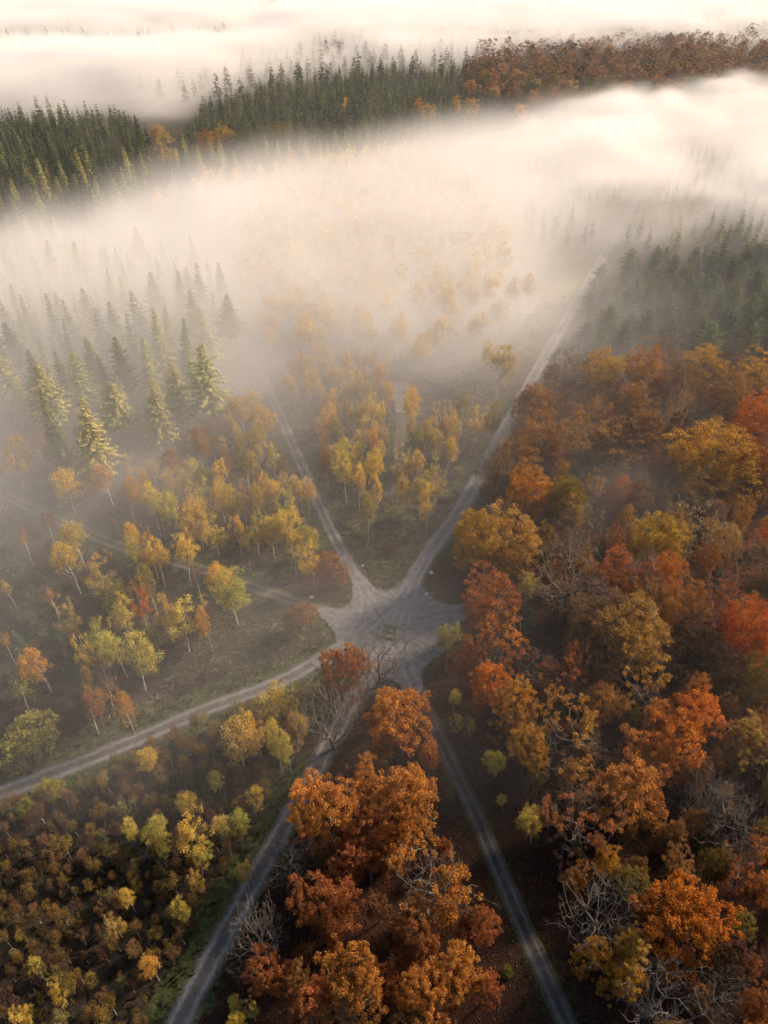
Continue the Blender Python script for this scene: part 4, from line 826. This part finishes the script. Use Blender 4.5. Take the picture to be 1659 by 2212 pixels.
p = P(1177, 771); person('person in white jacket and cap walking on the left edge of the northeast road', (p[0], p[1], .13), R(155), 1.75, WHITE, JEAN, WHITE, True)
p = P(1190, 773); person('person in dark clothes walking in the middle of the northeast road', (p[0], p[1], .16), R(160), 1.82, NAVY, JEAN, HAIR)

# ------------------------------------------------------------------ fog: real banks of air over the forest
FOG_D = 0.068                                             # density of the thickest bank, per metre
def curve(l, z):
    """bank edge as distance along +Y for a direction x / y"""
    q = np.array([P(x, y, z)[:2] for x, y in l]); a = q[:, 0] / q[:, 1]; i = np.argsort(a); return lambda t: np.interp(t, a[i], q[i, 1])
def sstep(e0, e1, x):
    t = np.clip((x - e0) / (e1 - e0 + 1e-9), 0, 1); return t * t * (3 - 2 * t)
B1N = curve([(-200, 760), (0, 740), (200, 690), (350, 650), (520, 640), (640, 590), (800, 520), (1000, 520), (1150, 500), (1300, 470), (1500, 465), (1700, 475), (1900, 490)], 14)
B1F = curve([(-200, 500), (0, 480), (170, 450), (300, 395), (420, 355), (560, 338), (760, 322), (930, 280), (1130, 250), (1300, 215), (1500, 180), (1700, 150), (1900, 130)], 24)
B2N = curve([(-300, 225), (0, 228), (180, 205), (300, 215), (400, 195), (520, 150), (700, 125), (830, 112), (1000, 110), (1250, 104), (1500, 98), (1700, 92), (2000, 84)], 18)
B2F = curve([(-300, 52), (0, 50), (300, 50), (520, 38), (640, -30), (1000, -50), (1700, -50), (2000, -50)], 40)
def fogmap(x, y):
    a = x / np.maximum(y, 30); p = np.stack([x, y], 1)
    wob = fbm(p, 120, 61, 4); wob2 = fbm(p, 48, 62, 3)
    n1, f1, n2, f2 = B1N(a), B1F(a), B2N(a), B2F(a)
    r = y * (1 + .05 * wob + .025 * wob2)
    bank1 = sstep(n1 * .80, n1 * 1.22, r) * (1 - sstep(f1 * .955, f1 * 1.035, r))
    bank2 = sstep(n2 * .93, n2 * 1.22, r) * (1 - sstep(f2 * .9, f2 * 1.15, r))
    bank2 = np.maximum(bank2, sstep(f2 * 1.0, f2 * 1.3, r))
    # thinner air in front of the bank, drifting between the trees round the junction
    thin = np.exp(-np.maximum(0, n1 - r) / 47.0) * (r < f1)
    d = bank1 * (.46 + .34 * wob + .26 * wob2 + .30 * sstep(.08, .3, a)) + bank2 * (.75 + .35 * wob)
    d = np.maximum(d, 0)
    # thin spots where the trees show through
    for px, py, s, k in ((1090, 390, 26, .75), (840, 590, 52, .78), (700, 500, 40, .62), (1400, 440, 30, -.3), (500, 590, 30, -.2)):
        c_ = P(px, py, 12); d *= 1 - k * np.exp(-(((x - c_[0]) / (s * 1.5)) ** 2 + ((y - c_[1]) / (s * 1.1)) ** 2))
    gap = .009 * sstep(f1 * .97, f1 * 1.05, r) * (1 + .6 * wob)                  # light haze in the clear gap
    side = 1 - .85 * sstep(.13, .34, a)                                            # the right-hand wood stands clear of it
    hz = np.maximum(0, np.exp(-np.maximum(0, n1 - r) / 52.0) * (1 - sstep(f1 * .95, f1 * 1.02, r)) * (1 - .95 * sstep(.15, .30, a)) * (.28 + .10 * wob) + .008 * (r < f1))      # even haze, taller than the trees
    for px, py, sg, kk in ((820, 640, 60, .10), (300, 720, 55, .06)):
        c_ = P(px, py, 15); hz = hz + kk * np.exp(-(((x - c_[0]) / (sg * 1.3)) ** 2 + ((y - c_[1]) / sg) ** 2))
    d = d + thin * side * (.34 + .40 * wob + .26 * wob2) * (1 - bank1)
    for px, py, s, k in ((1260, 930, 14, .16), (1180, 1010, 12, .14), (1330, 1060, 12, .14), (330, 1060, 22, .05), (800, 660, 38, .22), (230, 790, 46, .12), (1050, 670, 34, .20),   (800, 1130, 30, .05), (1000, 1050, 16, .10), (700, 1330, 34, .03)):
        c_ = P(px, py, 10); d += k * np.exp(-(((x - c_[0]) / (s * 1.7)) ** 2 + ((y - c_[1]) / s) ** 2))
    top = 22 + (6 + 6 * sstep(.05, .3, a)) * bank1 + 18 * bank2 + 5 * wob
    return np.maximum(d, 0.0), top, hz + gap
def fog_volume(name, lo, hi, res, label, nscale):
    nx, ny = 100, 115
    X, Y = np.linspace(lo[0], hi[0], nx), np.linspace(lo[1], hi[1], ny); xx, yy = np.meshgrid(X, Y); xx, yy = xx.ravel(), yy.ravel()
    d, top, hz = fogmap(xx, yy)
    ex = np.minimum(1, np.minimum(xx - lo[0], hi[0] - xx) / 60)                    # fades out towards its sides, far outside the view
    d *= np.clip(ex, 0, 1); hz *= np.clip(ex, 0, 1)
    if name == 'fog_bank': pass
    I = (np.arange(ny - 1)[:, None] * nx + np.arange(nx - 1)[None]).ravel()
    fm = make_mesh(name, np.stack([xx, yy, np.full(len(xx), lo[2] - 3)], 1), [np.stack([I, I + 1, I + 1 + nx, I + nx], 1)], [M_FOG], leaf=np.stack([d, top, hz], 1))
    fo = ob(name, fm, kind='stuff', label=label, category='fog')
    g = bpy.data.node_groups.new(name, 'GeometryNodeTree')
    g.interface.new_socket('Geometry', in_out='INPUT', socket_type='NodeSocketGeometry'); g.interface.new_socket('Geometry', in_out='OUTPUT', socket_type='NodeSocketGeometry')
    N, L = g.nodes.new, g.links.new; gi, go = N('NodeGroupInput'), N('NodeGroupOutput')
    vc = N('GeometryNodeVolumeCube'); vc.inputs['Min'].default_value = lo; vc.inputs['Max'].default_value = hi
    for k, r in zip('XYZ', res): vc.inputs['Resolution ' + k].default_value = r
    pos = N('GeometryNodeInputPosition'); rc = N('GeometryNodeRaycast'); rc.data_type = 'FLOAT_VECTOR'; na = N('GeometryNodeInputNamedAttribute'); na.data_type = 'FLOAT_VECTOR'; na.inputs[0].default_value = 'leaf'
    rc.inputs['Ray Length'].default_value = 500
    L(gi.outputs[0], rc.inputs['Target Geometry']); L(na.outputs[0], rc.inputs['Attribute']); L(pos.outputs[0], rc.inputs['Source Position'])
    sp = N('ShaderNodeSeparateXYZ'); L(rc.outputs['Attribute'], sp.inputs[0]); ps = N('ShaderNodeSeparateXYZ'); L(pos.outputs[0], ps.inputs[0])
    def M(op, a, b=None, c_=None, clamp=False):
        n = N('ShaderNodeMath'); n.operation = op; n.use_clamp = clamp
        for i, v in enumerate((a, b, c_)):
            if v is None: continue
            if hasattr(v, 'is_output'): L(v, n.inputs[i])
            else: n.inputs[i].default_value = v
        return n.outputs[0]
    mp = N('ShaderNodeVectorMath'); mp.operation = 'MULTIPLY'; mp.inputs[1].default_value = (.62, 1.0, 1.9); L(pos.outputs[0], mp.inputs[0])
    no = N('ShaderNodeTexNoise'); no.inputs['Scale'].default_value = nscale; no.inputs['Detail'].default_value = 6; no.inputs['Roughness'].default_value = .62; no.inputs['Distortion'].default_value = .9; L(mp.outputs[0], no.inputs['Vector'])
    nf = no.outputs['Fac']
    tz = M('ADD', sp.outputs[1], M('MULTIPLY', M('SUBTRACT', nf, .5), 34.0))                         # uneven upper surface
    v1 = M('DIVIDE', M('SUBTRACT', tz, ps.outputs[2]), 11.0, clamp=True); v1 = M('MULTIPLY', v1, v1)
    v2 = M('MULTIPLY', M('SUBTRACT', nf, .36), 4.2, clamp=True)                                      # wisps
    dn = M('MULTIPLY', M('MULTIPLY', sp.outputs[0], v1), v2)
    v3 = M('DIVIDE', M('SUBTRACT', 40.0, ps.outputs[2]), 16.0, clamp=True)
    dn = M('ADD', dn, M('MULTIPLY', sp.outputs[2], v3))
    dn = M('MULTIPLY', dn, M('GREATER_THAN', dn, .004))
    L(dn, vc.inputs['Density']); sm = N('GeometryNodeSetMaterial'); sm.inputs['Material'].default_value = M_FOG
    L(vc.outputs[0], sm.inputs[0]); L(sm.outputs[0], go.inputs[0]); fo.modifiers.new('fog', 'NODES').node_group = g
M_FOG, nt, out = mat('fog'); pv = nd(nt, 'ShaderNodeVolumePrincipled'); nt.links.new(pv.outputs[0], out.inputs['Volume'])
pv.inputs['Color'].default_value = (.945, .925, .910, 1); pv.inputs['Density'].default_value = FOG_D; pv.inputs['Anisotropy'].default_value = .06
fog_volume('fog_bank', (-330, 60, -1), (360, 660, 47), (138, 120, 18), 'thick drifting fog bank over the forest between the junction and the dark plantation', .019)
fog_volume('fog_bank', (-1100, 660, -1), (1200, 2300, 62), (150, 110, 12), 'upper white fog bank over the distant forest', .0085)
print('script done', time.time() - T0)
